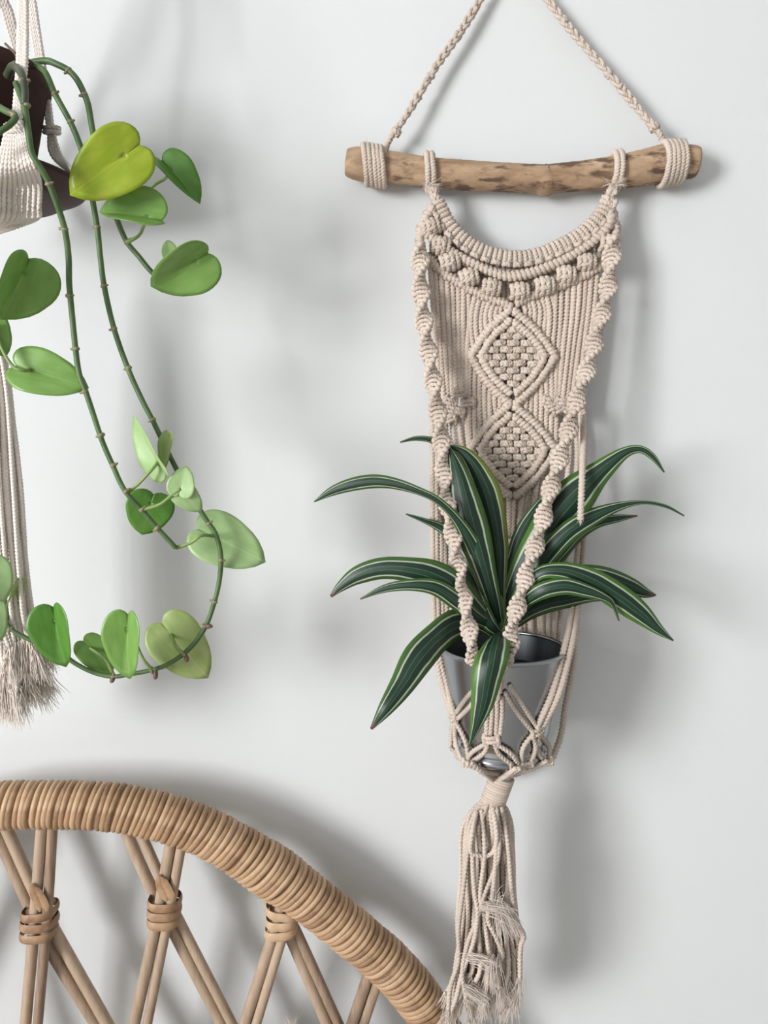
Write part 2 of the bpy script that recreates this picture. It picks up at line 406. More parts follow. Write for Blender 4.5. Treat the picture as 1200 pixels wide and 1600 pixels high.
mir = [rod([(185, 1275), (197, 1300), (243, 1400), (347, 1600)], Bk), rod([(206, 1275), (219, 1300), (254, 1378), (272, 1422), (363, 1600)], Bk, 8.2),
       rod([(277, 1275), (267, 1315), (246, 1433), (210, 1600)], A), rod([(290, 1290), (283, 1323), (263, 1433), (230, 1600)], A, 8.2),
       rod([(400, 1365), (418, 1400), (450, 1457), (511, 1600)], Bk), rod([(415, 1360), (430, 1390), (464, 1457), (529, 1600)], Bk, 8.6),
       rod([(452, 1365), (444, 1395), (428, 1457), (382, 1600)], A), rod([(468, 1375), (459, 1405), (443, 1457), (400, 1600)], A, 8.6),
       rod([(585, 1496), (580, 1510), (550, 1600)], A), rod([(600, 1506), (594, 1522), (568, 1600)], A, 8.6)]
for p in mir: rod_m(p)

def lashing(cx, cy, wpx, y0, y1, n, tail=None):
    """flat cane strips bound round a crossing"""
    mbl = MB(); c = P(cx, cy, DC); hz = M((y1 - y0) * .42, DC)
    lathe(mbl, [(.0001, hz), (M(wpx * .40, DC), hz * .9), (M(wpx * .44, DC), 0), (M(wpx * .40, DC), -hz * .9), (.0001, -hz)], c, 20, np.diag([1, .0105 / M(wpx * .44, DC), 1.]))
    for i in range(n):
        yy = y0 + (y1 - y0) * (i + .5) / n
        c = P(cx + (yy - cy) * -.05, yy, DC)
        a = np.linspace(0, 2 * math.pi, 26, endpoint=False)
        tilt = random.uniform(-.22, .22)
        rx = M(wpx / 2, DC) * random.uniform(.97, 1.06); ry = .0148
        ce = np.cos(a); se = np.sin(a)
        base = np.stack([rx * np.sign(ce) * np.abs(ce) ** .7, ry * np.sign(se) * np.abs(se) ** .7, rx * ce * tilt], -1) + c
        out = np.stack([ce, se, 0 * a], -1)
        h = M(7.2, DC)
        prof = [(0, -h), (.0011, -h * .6), (.0014, 0), (.0011, h * .6), (0, h)]
        g = np.stack([base + out * po + np.array([0, 0, 1.]) * ph for po, ph in prof], 1)
        mbl.grid(g, cv=True)
        mbl.grid(np.stack([base - out * .001 + np.array([0, 0, 1.]) * zz for zz in (-h * .8, h * .8)], 1), cv=True)
    if tail:
        for pts in tail:
            p = PP(pts, DC + .0150); tq, _ = spline(p, .002); Tt, Nt, Bt = frames(tq)
            hw = M(6.5, DC) * np.clip(np.minimum(np.arange(len(tq)), np.arange(len(tq))[::-1]) / 4 + .35, 0, 1)
            cols = [tq + unit([1, 0, .25]) * (hw * u)[:, None] + np.array([0, -1., 0]) * (.0012 * (1 - u * u)) for u in (-1, -.5, 0, .5, 1)]
            mbl.grid(np.stack(cols, 1))
    mbl.build('cane_lashing', CANE, chair)
lashing(62, 1438, 54, 1414, 1463, 3, [[(50, 1380), (54, 1400), (63, 1424)], [(55, 1385), (66, 1404), (74, 1424)]])
lashing(257, 1421, 49, 1400, 1442, 3, [[(248, 1366), (250, 1386), (260, 1408)], [(252, 1370), (263, 1390), (270, 1408)]])
lashing(440, 1435, 49, 1413, 1458, 3)
# seat and legs, below the frame of the photograph
mb = MB(); a = np.linspace(0, 2 * math.pi, 40, endpoint=False)
seat_c = np.array([CX, -.42, .43]); SR = .3
tube(mb, np.stack([CX + .345 * np.cos(a), -.42 + .285 * np.sin(a), 0 * a + .43], -1), .018, sides=10, step=.02, closed=True); mb.build('seat_frame', CANE, chair)
mb = MB(); lathe(mb, [(0.001, .44), (.15, .443), (.27, .44), (.285, .432), (.27, .424), (.001, .424)], seat_c * [1, 1, 0], 40); mb.build('seat', CANE, chair)
for sx in (-1, 1):
    for y_, z_ in ((-.17, .43), (-.66, .43)):
        mb = MB(); tube(mb, [(CX + sx * .24, y_, z_), (CX + sx * .255, y_ + (.01 if y_ > -.4 else -.01), .2), (CX + sx * .27, y_ + (.02 if y_ > -.4 else -.02), .006)], [.016, .015, .013], sides=10, step=.03); mb.build('leg', ROD, chair)

# cushion leaning on the chair back, only the frayed tip of its corner tassel reaches the frame
tipw = P(458, 1598, DC + .04)
cush = empty('cushion', (tipw[0] - .16, -.30, .445)); tag(cush, 'white cushion on the rattan chair, only its frayed corner tassel showing', 'cushion')
mb = MB(); n_ = 15; u = np.linspace(-1, 1, n_); uu, vv = np.meshgrid(u, u)
cz0 = tipw[2] - .035; half = (cz0 - .446) / 2; cc = np.array([tipw[0] - half * .95, -.235, .446 + half])
th = .055 * (np.clip(1 - uu ** 4, 0, 1) * np.clip(1 - vv ** 4, 0, 1)) ** .5
for sg in (-1, 1):
    sx = uu * half * (1 - .06 * (1 - vv ** 2)); sz = vv * half * (1 - .06 * (1 - uu ** 2)); lean = vv * .05
    g = np.stack([cc[0] + sx, cc[1] + lean + sg * th, cc[2] + sz], -1); mb.grid(g if sg < 0 else g[:, ::-1])
mb.build('cover', CORD_W, cush)
mb = MB(); cpt = np.array([cc[0] + half, cc[1] + .05, cz0]); tube(mb, [cpt, (cpt + tipw) / 2 + [0, 0, .004], tipw - [0, 0, .01]], .004, sides=8, step=.004)
fibres(mb, tipw - np.array([0, 0, .012]), (0.1, -.1, 1), 90, .016, .5, base=.0025, r=.0003); mb.build('corner_tassel', FIBRE, cush)

# ------------------------------------------------------------------ macrame wall hanger
nail = MB(); nz = P(797, -82, 0)
tube(nail, [nz + [0, .02, 0], nz + [0, -.018, .001]], .0016, sides=8, step=.004); lathe(nail, [(.0001, -.0008), (.004, -.0008), (.004, .0008), (.0001, .0008)], nz + [0, -.018, .001], 14, np.array([[1, 0, 0], [0, 0, 1], [0, -1, 0]], float))
tag(nail.build('nail', STEEL), 'small steel nail in the white wall holding the macrame cord', 'nail')

hang = empty('macrame_hanger', P(800, 1215, .06))
tag(hang, 'cream cotton macrame wall hanger tied to a driftwood rod, netted below for a pot', 'macrame')
CR = M(4.6, .03)                            # radius of one cord
def cord(name, pts, parent=hang, r=CR, m=CORD, ply=3, step=.0014, pitch=.011):
    mbc = MB(); tube(mbc, pts, r, ply=ply, step=step, pitch=pitch, depth=.22); return mbc.build(name, m, parent)

# driftwood rod
DR = .021
prof = [(541, 235, 272), (560, 233, 279), (600, 239, 284), (660, 247, 289), (730, 252, 295), (790, 256, 298), (840, 258, 301), (852, 258, 306), (864, 258, 301), (910, 254, 298),
        (960, 246, 293), (1000, 238, 288), (1030, 231, 283), (1065, 229, 277), (1088, 230, 274)]
cl = []; rad = []
for x, yt, yb in prof:
    c = P(x, (yt + yb) / 2, DR); cl.append([*c, M((yb - yt) / 2, DR)])
qr, sr = spline(np.array(cl), .0025); Tr, Nr, Br = frames(qr[:, :3], (0, 0, 1))
k = 28; th_ = np.linspace(0, 2 * math.pi, k, endpoint=False)
ph = rng.uniform(0, 6.28, 8)
R = qr[:, 3][:, None] * (1 + .035 * np.sin(2 * th_ + ph[0] + sr[:, None] * 14) + .03 * np.sin(3 * th_ + ph[1] - sr[:, None] * 30) + .02 * np.sin(5 * th_ + ph[2] + sr[:, None] * 70) + rng.normal(0, .006, (len(qr), k)))
R *= np.clip(.95 + np.minimum(np.arange(len(qr)), np.arange(len(qr))[::-1]) * .07, 0, 1)[:, None]
mb = MB(); g = qr[:, None, :3] + Nr[:, None] * (R * np.cos(th_))[..., None] + Br[:, None] * (R * np.sin(th_))[..., None]
idx = mb.grid(g, cu=True); mb.fan(idx[0], qr[0, :3] + [-.0015, 0, 0], True); mb.fan(idx[-1], qr[-1, :3] + [.0015, 0, 0])
rodo = mb.build('driftwood_rod', WOOD, hang); rodo['label'] = 'tan driftwood rod with dark bark flecks'
def rod_at(x):
    xs = np.array([c[0] for c in cl]); xw = P(x, 265, DR)[0]
    return np.array([xw] + [np.interp(xw, xs, [c[i] for c in cl]) for i in (1, 2)]), np.interp(xw, xs, [c[3] for c in cl])
def rod_ring(x, lean=0.0, name='rod_wrap'):
    c, r = rod_at(x); r += CR * .9; a = np.linspace(0, 2 * math.pi, 26, endpoint=False)
    mbc = MB(); tube(mbc, np.stack([c[0] + lean * np.sin(a) + rng.normal(0, .0002, 26), c[1] + r * np.cos(a), c[2] + r * np.sin(a)], -1), CR, ply=3, step=.0014, pitch=.0085, depth=.2, closed=True)
    mbc.build(name, CORD, hang)
for x in (571, 578, 585, 591, 597): rod_ring(x, -.002)
for x in (1034, 1041, 1048, 1055, 1061): rod_ring(x, -.001)
for x in (667, 675, 956, 964): rod_ring(x, -.0012 if x < 800 else .0008, 'rod_loop')
def knot_lump(mbk, c, s, n=5):
    for _ in range(n):
        a0 = random.uniform(0, 6.28); ax = unit(rng.normal(0, 1, 3)); ay = unit(np.cross(ax, rng.normal(0, 1, 3)))
        tt = np.linspace(a0, a0 + 4.2, 9)[:, None]
        tube(mbk, c + s * (.75 * np.cos(tt) * ax + .75 * np.sin(tt) * ay), CR * .95, ply=3, step=.0014, pitch=.0085)
def frayed(mbk, c, direction, n=26, L=.011, sp=.45): fibres(mbk, c, direction, n, L, sp, base=.0012)
for x, y, dx in ((575, 226, -1), (1066, 224, .6)):
    mb = MB(); c = P(x, y, DR + .005); tube(mb, [c + [.008 if x < 800 else -.01, 0, -.004], c], CR, ply=3, step=.0014); frayed(mb, c, (dx, -.3, .5), 24, .007, .6); mb.build('frayed_tie', FIBRE, hang)
# braided hanging cords
def braid(pts, name):
    p = PP(pts); q, s = spline(p, .0012); T, Nn, B = frames(q, (0, 1, 0)); mbb = MB(); a = M(3.3, .02)
    wob = np.interp(s, np.linspace(0, s[-1], 14), rng.uniform(.55, 1.35, 14))
    for kk in range(3):
        f = s / M(44, .02) * 2 * math.pi + kk * 2.094 + .5 * np.sin(s * 60)
        pp = q + B * (a * wob * np.sin(f))[:, None] + Nn * (a * .62 * np.sin(2 * f))[:, None]
        tube(mbb, pp[::1], M(3.1, .02), ply=3, raw=True, pitch=.007, depth=.2)
    for t in rng.uniform(.05, .95, 8): knot_lump(mbb, q[int(t * (len(q) - 1))], M(4.0, .02), 1)
    mbb.build(name, CORD, hang)
ntop = (797, -84, .010)
braid([ntop, (775, -40, .011), (748, 4, .013), (716, 55, .015), (684, 100, .017), (654, 150, .019), (632, 185, .021), (618, 205, .022)], 'hanging_cord')
braid([ntop, (822, -45, .011), (858, 3, .013), (905, 62, .015), (950, 113, .017), (985, 155, .019), (1010, 185, .021), (1024, 200, .022)], 'hanging_cord')
cord('hanging_cord', PP([(620, 202, .022), (611, 214, .022), (605, 226, .02), (600, 240, .032)])); cord('hanging_cord', PP([(1022, 198, .022), (1031, 209, .022), (1036, 222, .02), (1040, 236, .032)]))
mb = MB(); knot_lump(mb, P(619, 206, .022), M(6, .02), 3); mb.build('end_knot', CORD, hang)
mb = MB(); knot_lump(mb, P(1022, 199, .022), M(6, .02), 3); mb.build('end_knot', CORD, hang)

# top ties under the rod
for pts, fr in (([(671, 288, .034), (677, 298, .034), (680, 310, .033), (683, 322, .032)], [(664, 291), (694, 290)]), ([(960, 288, .034), (956, 300, .034), (950, 312, .033), (946, 322, .032)], [(936, 289), (972, 284)])):
    mb = MB(); p = PP(pts)
    for c in p[1:]: knot_lump(mb, c, M(6.5, .03), 2)
    for dx in (-3, 3): tube(mb, p + [M(dx, .03), 0, 0], CR, ply=3, step=.0014)
    mb.build('tie_knot', CORD, hang)
    mb = MB()
    for f_ in fr: frayed(mb, p[0], P(f_[0], f_[1], .04) - p[0], 22, .014, .35)
    tag(mb.build('frayed_tie', FIBRE, hang), kind='stuff')

DP = .030                                   # the knotted panel, just clear of the wall
FWD = np.array([0, -1., 0])
def px_path(lst, n):
    q, s = spline(np.array([[a[0], a[1], 0] for a in lst], float), 1.0)
    t = np.linspace(0, len(q) - 1, n); i = t.astype(int); return q[i, :2], np.arctan2(np.gradient(q[:, 1])[i], np.gradient(q[:, 0])[i])
# border of lark's head knots along the curved neckline
top_curve = [(684, 322), (700, 352), (722, 375), (752, 394), (797, 405), (838, 401), (880, 384), (915, 362), (940, 336), (950, 316)]
pts_, ang_ = px_path(top_curve, 22)
for (x, y), an in zip(pts_, ang_):
    mb = MB(); e1 = np.array([math.cos(an), 0, -math.sin(an)]); e2 = np.array([math.sin(an), 0, math.cos(an)]); c = P(x, y, DP + .002); h = M(10, DP); wd = M(3.3, DP) * random.uniform(.95, 1.1)
    for sg in (-1, 1):
        tt = np.linspace(-1.9, 1.75, 8)[:, None]
        tube(mb, c + e1 * sg * wd + e2 * np.sin(tt) * h + FWD * np.cos(tt) * M(5.5, DP), M(4.0, DP), ply=3, step=.0013, pitch=.008)
    cc_ = c - e2 * h * .95 + FWD * M(6, DP)
    tube(mb, [cc_ - e1 * wd * 1.45 - FWD * .003, cc_ - e1 * wd * .9 + FWD * .0006, cc_ + e1 * wd * .9 + FWD * .0006, cc_ + e1 * wd * 1.45 - FWD * .003], M(4.2, DP), ply=3, step=.0013, pitch=.008)
    mb.build('border_knot', CORD, hang)
def ridge(lst, name='hitch_ridge', d=DP + .003, core=3.2, cr_=3.7, pitch=6.4, hand=1, fl=.75):
    p = PP(lst, d); q, s = spline(p, .0005); T, Nn, B = frames(q, FWD); mbr = MB()
    tube(mbr, p, M(core + 1, d), sides=8, step=.003)
    f = hand * s / M(pitch, d) * 2 * math.pi
    pp = q + Nn * (M(core, d) * fl * np.cos(f))[:, None] + B * (M(core + .8, d) * np.sin(f))[:, None]
    pp = pp[::2] + rng.normal(0, .00007, pp[::2].shape)
    tube(mbr, pp, M(cr_, d), sides=6, raw=True)
    return mbr.build(name, CORD, hang)
ridge([(664, 360), (676, 372), (702, 392), (738, 411), (770, 426), (795, 432), (830, 426), (872, 410), (905, 392), (935, 370), (952, 350), (956, 335)], core=4.8, cr_=4.2, pitch=7.4, d=DP + .006)
for x_ in np.arange(676, 952, 9.2): cord('warp_cord', PP([(x_, np.interp(x_, [p[0] for p in top_curve], [p[1] for p in top_curve]) + 8, DP - .004), (x_ + random.uniform(-2, 2), np.interp(x_, [664, 690, 750, 800, 858, 925, 957], [380, 410, 440, 455, 440, 408, 390]), DP - .005), (x_, np.interp(x_, [664, 690, 750, 800, 858, 925, 957], [402, 428, 462, 482, 456, 428, 404]) + 2, DP - .002)]))
ridge([(664, 398), (690, 424), (715, 440), (750, 460), (782, 472), (800, 480)], core=4.6, cr_=4.1); ridge([(957, 402), (925, 424), (890, 440), (858, 452), (826, 464), (806, 474)], core=4.6, cr_=4.1, hand=-1)
ridge([(660, 362), (656, 380), (660, 398)], core=4, cr_=4.2)
# second row close to the neckline shoulders
ridge([(682, 318), (668, 336), (658, 356), (655, 376)], core=4.2, cr_=4.4); ridge([(950, 318), (958, 338), (962, 360), (960, 384)], core=4.2, cr_=4.4)
# berry knots
for bx, by in ((673, 356), (689, 385), (702, 410), (732, 434), (767, 450), (811, 456), (850, 447), (883, 430), (915, 411), (951, 382)):
    mb = MB(); c = P(bx, by, DP + .003); R_ = M(14.2, DP) * random.uniform(.94, 1.05)
    an = math.atan2(by - 440, bx - 800) * 0 + random.uniform(-.25, .25); e1 = np.array([math.cos(an), 0, math.sin(an)]); e2 = np.array([-math.sin(an), 0, math.cos(an)])
    lump(mb, c, e1 * R_ * .95, e2 * R_ * .8, FWD * R_ * .8)
    for i in range(4):
        u = (i - 1.5) / 1.5; tt = np.linspace(-1.7, 1.7, 8)[:, None]; kx = u * R_ * .78
        rad_ = R_ * math.sqrt(1 - (.62 * u) ** 2)
        tube(mb, c + e1 * (kx * (1 + .0 * tt)) + e2 * np.sin(tt) * rad_ * .8 + FWD * np.cos(tt) * rad_ * .95, M(4.2, DP), ply=3, step=.0013, pitch=.008, depth=.25)
    for sg in (-1, 1): tube(mb, [c + e1 * R_ * .9 * s_ + e2 * R_ * .34 * sg + FWD * R_ * (1.0 - .5 * abs(s_)) for s_ in (-1, -.4, .1, .5)], M(3.8, DP), ply=3, step=.0013, pitch=.008)
    mb.build('berry_knot', CORD, hang)

def sq_knot(c, w_px, h_px, d, name='square_knot', parent=hang, tilt=0.0, fwd=FWD, r_px=3.6):
    mbk = MB(); e1 = np.array([math.cos(tilt), 0, math.sin(tilt)]); e2 = np.array([-math.sin(tilt), 0, math.cos(tilt)]); wm = M(w_px, d); hm = M(h_px, d); r = M(r_px, d)
    e1 = unit(e1 - fwd * e1.dot(fwd))
    for sg in (-1, 1):
        o = c + e2 * sg * hm * .42
        tube(mbk, [o - e1 * wm + e2 * sg * hm * .4, o - e1 * wm * .7 + fwd * r * .8, o + fwd * r * 1.5, o + e1 * wm * .7 + fwd * r * .8, o + e1 * wm + e2 * sg * hm * .4], r, ply=3, step=.0013, pitch=.008)
    for sg in (-1, 1):
        o = c + e1 * sg * wm * .86
        tube(mbk, [o + e2 * hm - fwd * r * .5, o + e2 * hm * .4 + fwd * r * .9 + e1 * sg * r * .3, o - e2 * hm * .4 + fwd * r * .9 + e1 * sg * r * .3, o - e2 * hm - fwd * r * .5], r, ply=3, step=.0013, pitch=.008)
    lump(mbk, c, e1 * wm * .55, e2 * hm * .6, fwd * r)
    return mbk.build(name, CORD, parent)

# diamonds
def diamond(cx, cy, hw, hh):
    out = {}
    for s_, core, extra in ((1.0, 4.4, 0), (.765, 4.0, .0012)):
        tx, ty = cx - 3, cy - hh * s_; lx, rx = cx - hw * s_, cx + hw * s_; bx, by = cx, cy + hh * s_
        bow = 4
        ridge([(tx, ty), ((tx + lx) / 2 - bow, (ty + cy) / 2 - bow), (lx + 3, cy - 6), (lx + 1, cy + 2)], d=DP + .003 + extra, core=core)
        ridge([(tx + 4, ty + 2), ((tx + rx) / 2 + bow, (ty + cy) / 2 - bow), (rx - 3, cy - 6), (rx - 1, cy + 2)], d=DP + .003 + extra, core=core, hand=-1)
        ridge([(lx + 1, cy + 2), ((bx + lx) / 2 - bow, (by + cy) / 2 + bow), (bx - 3, by)], d=DP + .003 + extra, core=core, hand=-1)
        ridge([(rx - 1, cy + 2), ((bx + rx) / 2 + bow, (by + cy) / 2 + bow), (bx + 3, by)], d=DP + .0032 + extra, core=core)
    # woven heart of alternating square knots
    st = 10.6
    for r_ in range(-4, 5):
        for c_ in range(-3, 4):
            xo = cx + c_ * 21 + (10.5 if r_ % 2 else 0); yo = cy + r_ * st
            if abs(xo - cx) / (hw * .70) + abs(yo - cy) / (hh * .68) < 1.0: sq_knot(P(xo + random.uniform(-1, 1), yo + random.uniform(-.8, .8), DP + .0015), 6.6, 4.4, DP, 'woven_knot', r_px=3.6, tilt=random.uniform(-.22, .22))
diamond(801, 558, 66, 75); diamond(801, 704, 67, 73)

# warp cords, one by one
def vcord(lst, d=DP, r=CR): return cord('warp_cord', PP([(x, y, d + random.uniform(-.0012, .0012)) for x, y in lst]), r=r)
def vedge(x):   # lower V of the bodice
    return np.interp(x, [664, 690, 715, 750, 782, 800, 826, 858, 890, 925, 957], [400, 426, 442, 462, 474, 482, 468, 456, 444, 428, 404])
def dia(x, cx, cy, hw, hh, sg): return cy + sg * hh * (1 - abs(x - cx) / hw)
# left straight group
for x, xe, ye in ((672, 690, 640), (680, 694, 640), (689, 700, 625), (698, 706, 618), (707, 712, 610), (716, 717, 606), (724, 722, 610), (732, 728, 618)):
    vcord([(x, vedge(x)), (x + .2 * (xe - x), vedge(x) + 50), (x + .6 * (xe - x), 550), (xe, ye)])
for x, xe, ye in ((868, 858, 620), (877, 866, 622), (887, 872, 626), (897, 878, 630), (906, 884, 636), (915, 892, 640), (924, 900, 650), (933, 908, 655)):
    vcord([(x, vedge(x)), (x + .15 * (xe - x), vedge(x) + 50), (x + .5 * (xe - x), 545), (xe, ye)])
# bowed cords between bodice and diamond
for i in range(7):
    x = 738 + i * 7.6; y0 = vedge(x); y1 = dia(x + 3, 801, 558, 66, 75, -1)
    if y1 - y0 > 6: vcord([(x + 6, y0), (x - 1.5, y0 + (y1 - y0) * .35), (x - 2, y0 + (y1 - y0) * .7), (x + 3, y1 + 2)])
    x = 864 - i * 7.6; y0 = vedge(x); y1 = dia(x - 3, 801, 558, 66, 75, -1)
    if y1 - y0 > 6: vcord([(x - 4, y0), (x + 2, y0 + (y1 - y0) * .35), (x + 1, y0 + (y1 - y0) * .7), (x - 4, y1 + 2)])
# between the two diamonds
for i in range(8):
    for sg in (-1, 1):
        x = 801 + sg * (10 + i * 8); y0 = dia(x, 801, 558, 66, 75, 1); y1 = dia(x, 801, 704, 67, 73, -1)
        if y1 - y0 > 4: vcord([(x, y0 - 2), (x + sg * 2.5, y0 + (y1 - y0) * .3), (x + sg * 2, y0 + (y1 - y0) * .7), (x, y1 + 2)])
# second layer hanging behind the diamonds closes the cloth
for x in np.arange(745, 862, 9.5): vcord([(x, vedge(x)), (x - 1, 560), (x, 700), (800 + (x - 800) * .85, 800)], d=DP - .006)
# gathered cords under the lower diamond down behind the pot
for i in range(15):
    x = 746 + i * 8; y0 = dia(np.clip(x, 738, 862), 801, 704, 67, 73, 1) - 2; k_ = (x - 802) / 56
    vcord([(x, y0), (802 + k_ * 44, 790), (800 + k_ * 36, 830), (798 + k_ * 30, 862), (798 + k_ * 34, 910), (800 + k_ * 42, 985), (792 + k_ * 48, 1080), (785 + k_ * 40, 1190), (779 + k_ * 12, 1216)], d=DP - .004 + .003 * math.sin(i * 2.2))
for yy in (846, 856, 866, 876): sq_knot(P(799, yy, DP + .004), 10, 4.5, DP, tilt=random.uniform(-.15, .15))
# knot clusters beside the diamonds
for x, y in ((704, 628), (718, 615), (716, 642), (702, 655), (731, 630), (707, 641), (858, 627), (872, 640), (862, 637), (878, 628), (886, 642)): sq_knot(P(x, y, DP + .003), 8.5, 7, DP, tilt=random.uniform(-.5, .5), r_px=3.3)
for lst in ([(706, 655), (710, 690), (722, 780), (735, 880), (742, 980), (748, 1080), (760, 1190), (775, 1216)], [(716, 650), (722, 700), (738, 800), (748, 900), (752, 980), (755, 1080), (766, 1190), (778, 1216)],
            [(728, 638), (732, 690), (738, 760), (742, 860), (745, 985), (750, 1080), (764, 1190), (777, 1216)], [(858, 635), (850, 690), (846, 760), (842, 860), (846, 985), (840, 1090), (810, 1190), (784, 1216)],
            [(870, 645), (872, 700), (866, 780), (858, 880), (856, 985), (846, 1090), (812, 1190), (784, 1216)], [(882, 645), (890, 700), (880, 800), (868, 900), (866, 985), (852, 1090), (816, 1190), (785, 1216)],
            [(890, 645), (902, 700), (895, 800), (880, 900), (874, 985), (858, 1090), (820, 1190), (786, 1216)]):
    vcord(lst, d=DP - .005)

# spiral knotted strands in front
def strand(lst):
    p = PP(lst); mbs = MB()
    for dx in (-3, 3): tube(mbs, p + [M(dx, .08), 0, 0], CR, ply=3, step=.002)
    st_o = mbs.build('spiral_strand', CORD, hang)
    q, s = spline(p, M(7.1, .09)); T, Nn, B = frames(q, (1, 0, 0)); sec = None; per = 7.0
    for i in range(1, len(q) - 1):
        if (i - 1) % 7 == 0: sec = MB()
        d_ = -q[i, 1]; th0 = math.pi * i / per + 1.2; A_, B_ = M(12.4, d_), M(4.7, d_)
        a = np.linspace(0, 2 * math.pi, 18, endpoint=False); ca, sa = np.cos(a), np.sin(a)
        uu_ = A_ * .86 * np.sign(ca) * np.abs(ca) ** .85; vv_ = B_ * np.sign(sa) * np.abs(sa) ** .85
        n1 = Nn[i] * math.cos(th0) + B[i] * math.sin(th0); n2 = -Nn[i] * math.sin(th0) + B[i] * math.cos(th0)
        loop = q[i] + n1 * uu_[:, None] + n2 * vv_[:, None] + T[i] * (M(1.6, d_) * np.cos(2 * a) + M(1.2, d_) * np.sin(a))[:, None] + rng.normal(0, .00012, (18, 3))
        tube(sec, loop, M(3.3, d_) * random.uniform(.94, 1.1), ply=3, pitch=.008, step=.0016, closed=True, depth=.16)
        for sg in (-1, 1):
            lump(sec, q[i] + n1 * sg * A_ * .92 + T[i] * M(1.5, d_) * sg, n1 * M(4.4, d_), n2 * M(4.6, d_), T[i] * M(4.9, d_), nu=8, nv=6, noise=.05)
        if i % 7 == 0 or i == len(q) - 2: sec.build('spiral_knot', CORD, st_o)
strand([(657, 378, .040), (657, 430, .045), (661, 490, .052), (669, 545, .060), (678, 605, .068), (687, 665, .077), (692, 715, .085), (697, 770, .095), (708, 835, .110), (717, 895, .125), (730, 965, .146), (738, 1012, .163), (742, 1040, .168)])
strand([(958, 368, .040), (952, 440, .046), (939, 498, .053), (926, 548, .060), (912, 596, .068), (897, 640, .075), (884, 690, .083), (867, 740, .092), (853, 795, .104), (836, 855, .118), (820, 908, .132), (803, 970, .149), (797, 1015, .163), (793, 1040, .168)])

# ------------------------------------------------------------------ galvanized pot
DPOT = .099
rim_c = P(785, 1008, DPOT); bot_c = P(787, 1177, DPOT)
PH = np.linalg.norm(rim_c - bot_c); zax = unit(rim_c - bot_c); zax = unit(zax * [1, 0, 1] + np.array([.018, 0, 0]))
xax = unit(np.cross([0, 1, 0], zax)); Mp = np.stack([xax, np.cross(zax, xax), zax], 1)
RT_, RB_ = M(99, DPOT), M(67, DPOT)
pot_base = rim_c - zax * PH
pot = empty('zinc_pot', pot_base); tag(pot, 'galvanized zinc pot held in the net of the macrame wall hanger', 'pot')
def wall_r(t): return RB_ + (RT_ - RB_) * t
mb = MB(); prof_o = [(RB_ * .1, .002), (RB_ * .9, .002), (RB_ + .0002, .001), (RB_ + .0012, .003), (RB_ + .0016, .006), (RB_ + .0002, .0085), (RB_ + .0012, .011), (RB_ + .0016, .0135), (RB_ + .0008, .016)]
prof_o += [(wall_r(t), PH * t) for t in (.18, .3, .5, .7, .85, .95, .975)]
lathe(mb, prof_o, pot_base, 72, Mp); mb.build('body', ZINC, pot)
mb = MB(); aa = np.linspace(0, 2 * math.pi, 10, endpoint=False); rr_ = .0021
lathe(mb, [(RT_ + rr_ * math.cos(x) - .0004, PH + rr_ * math.sin(x) - .002) for x in np.append(aa, aa[0])], pot_base, 72, Mp); mb.build('rim', ZINC, pot)
mb = MB(); lathe(mb, [(wall_r(t) - .0012, PH * t) for t in (.99, .85, .7, .5)], pot_base, 72, Mp); mb.build('lining', ZINC_IN, pot)
mb = MB(); SZ = PH * .74; g_r = np.linspace(.001, wall_r(.74) - .0013, 9); lathe(mb, [(r, SZ + rng.normal(0, .001)) for r in g_r], pot_base, 48, Mp); mb.build('soil', SOIL, pot)
def pot_surf(px, py, lift=.0018):
    """point on the front of the pot wall seen at a pixel"""
    r = unit(FW * F_PX + RT * (px - 600.0) + UP * (800.0 - py)); t = .45
    for _ in range(4000):
        p = CAMLOC + r * t; l = Mp.T @ (p - pot_base); R0 = wall_r(max(l[2], -.004) / PH) + lift
        if math.hypot(l[0], l[1]) < R0: return p
        t += .0002
        if t > .9: break
    # off the side of the pot: closest approach
    best = None
    for t in np.arange(.5, .85, .001):
        p = CAMLOC + r * t; l = Mp.T @ (p - pot_base); g = math.hypot(l[0], l[1]) - wall_r(max(l[2], -.004) / PH)
        if best is None or g < best[0]: best = (g, p)
    return best[1]
NR = M(4.3, .15)
def net(lst, name='net_cord', lift=.0022): return cord(name, r=NR, pts= np.array([pot_surf(x, y, lift) if len((x, y)) else None for x, y in lst]))
# net of the hanger round the pot
p742, p793 = P(742, 1036, .168), P(793, 1036, .168)
def front_fwd(c):
    l = Mp.T @ (c - pot_base); v = Mp @ np.array([l[0], l[1], 0]); return unit(v)
mb = MB()
for st_, dx in ((p742, 0), (p742, 6), (p793, -6), (p793, 0)):
    tube(mb, [st_ + [M(dx, .16), 0, 0], pot_surf(766 + dx * .5 + (st_[0] - p742[0]) * 100, 1062, .004), pot_surf(768 + dx, 1078, .004)], CR, ply=3, step=.0014)
mb.build('net_cord', CORD, hang)
for yy in (1056, 1066, 1076, 1086): c = pot_surf(773 - (yy - 1056) * .15, yy, .004); sq_knot(c, 14 - (yy - 1056) * .06, 5.5, .165, fwd=front_fwd(c))
for xs in ((750, 1072, 711, 1117, -6), (752, 1080, 713, 1119, 6)):
    net([(xs[0], xs[1] + xs[4] * .3), ((xs[0] + xs[2]) / 2, (xs[1] + xs[3]) / 2 + xs[4]), (xs[2] + 2, xs[3] + xs[4] * .6)])
for dx, dy in ((4, -5), (-4, 5)): net([(792 + dx, 1076 + dy), (812 + dx * 1.3, 1108 + dy * .8), (834 + dx, 1138 + dy * .6)])
for x0, x1 in ((760, 760), (768, 766), (776, 775), (784, 781)): net([(x0, 1088), (x0 + .5, 1115), (x1, 1148)])
def wp(x, y, d): return P(x, y, d)
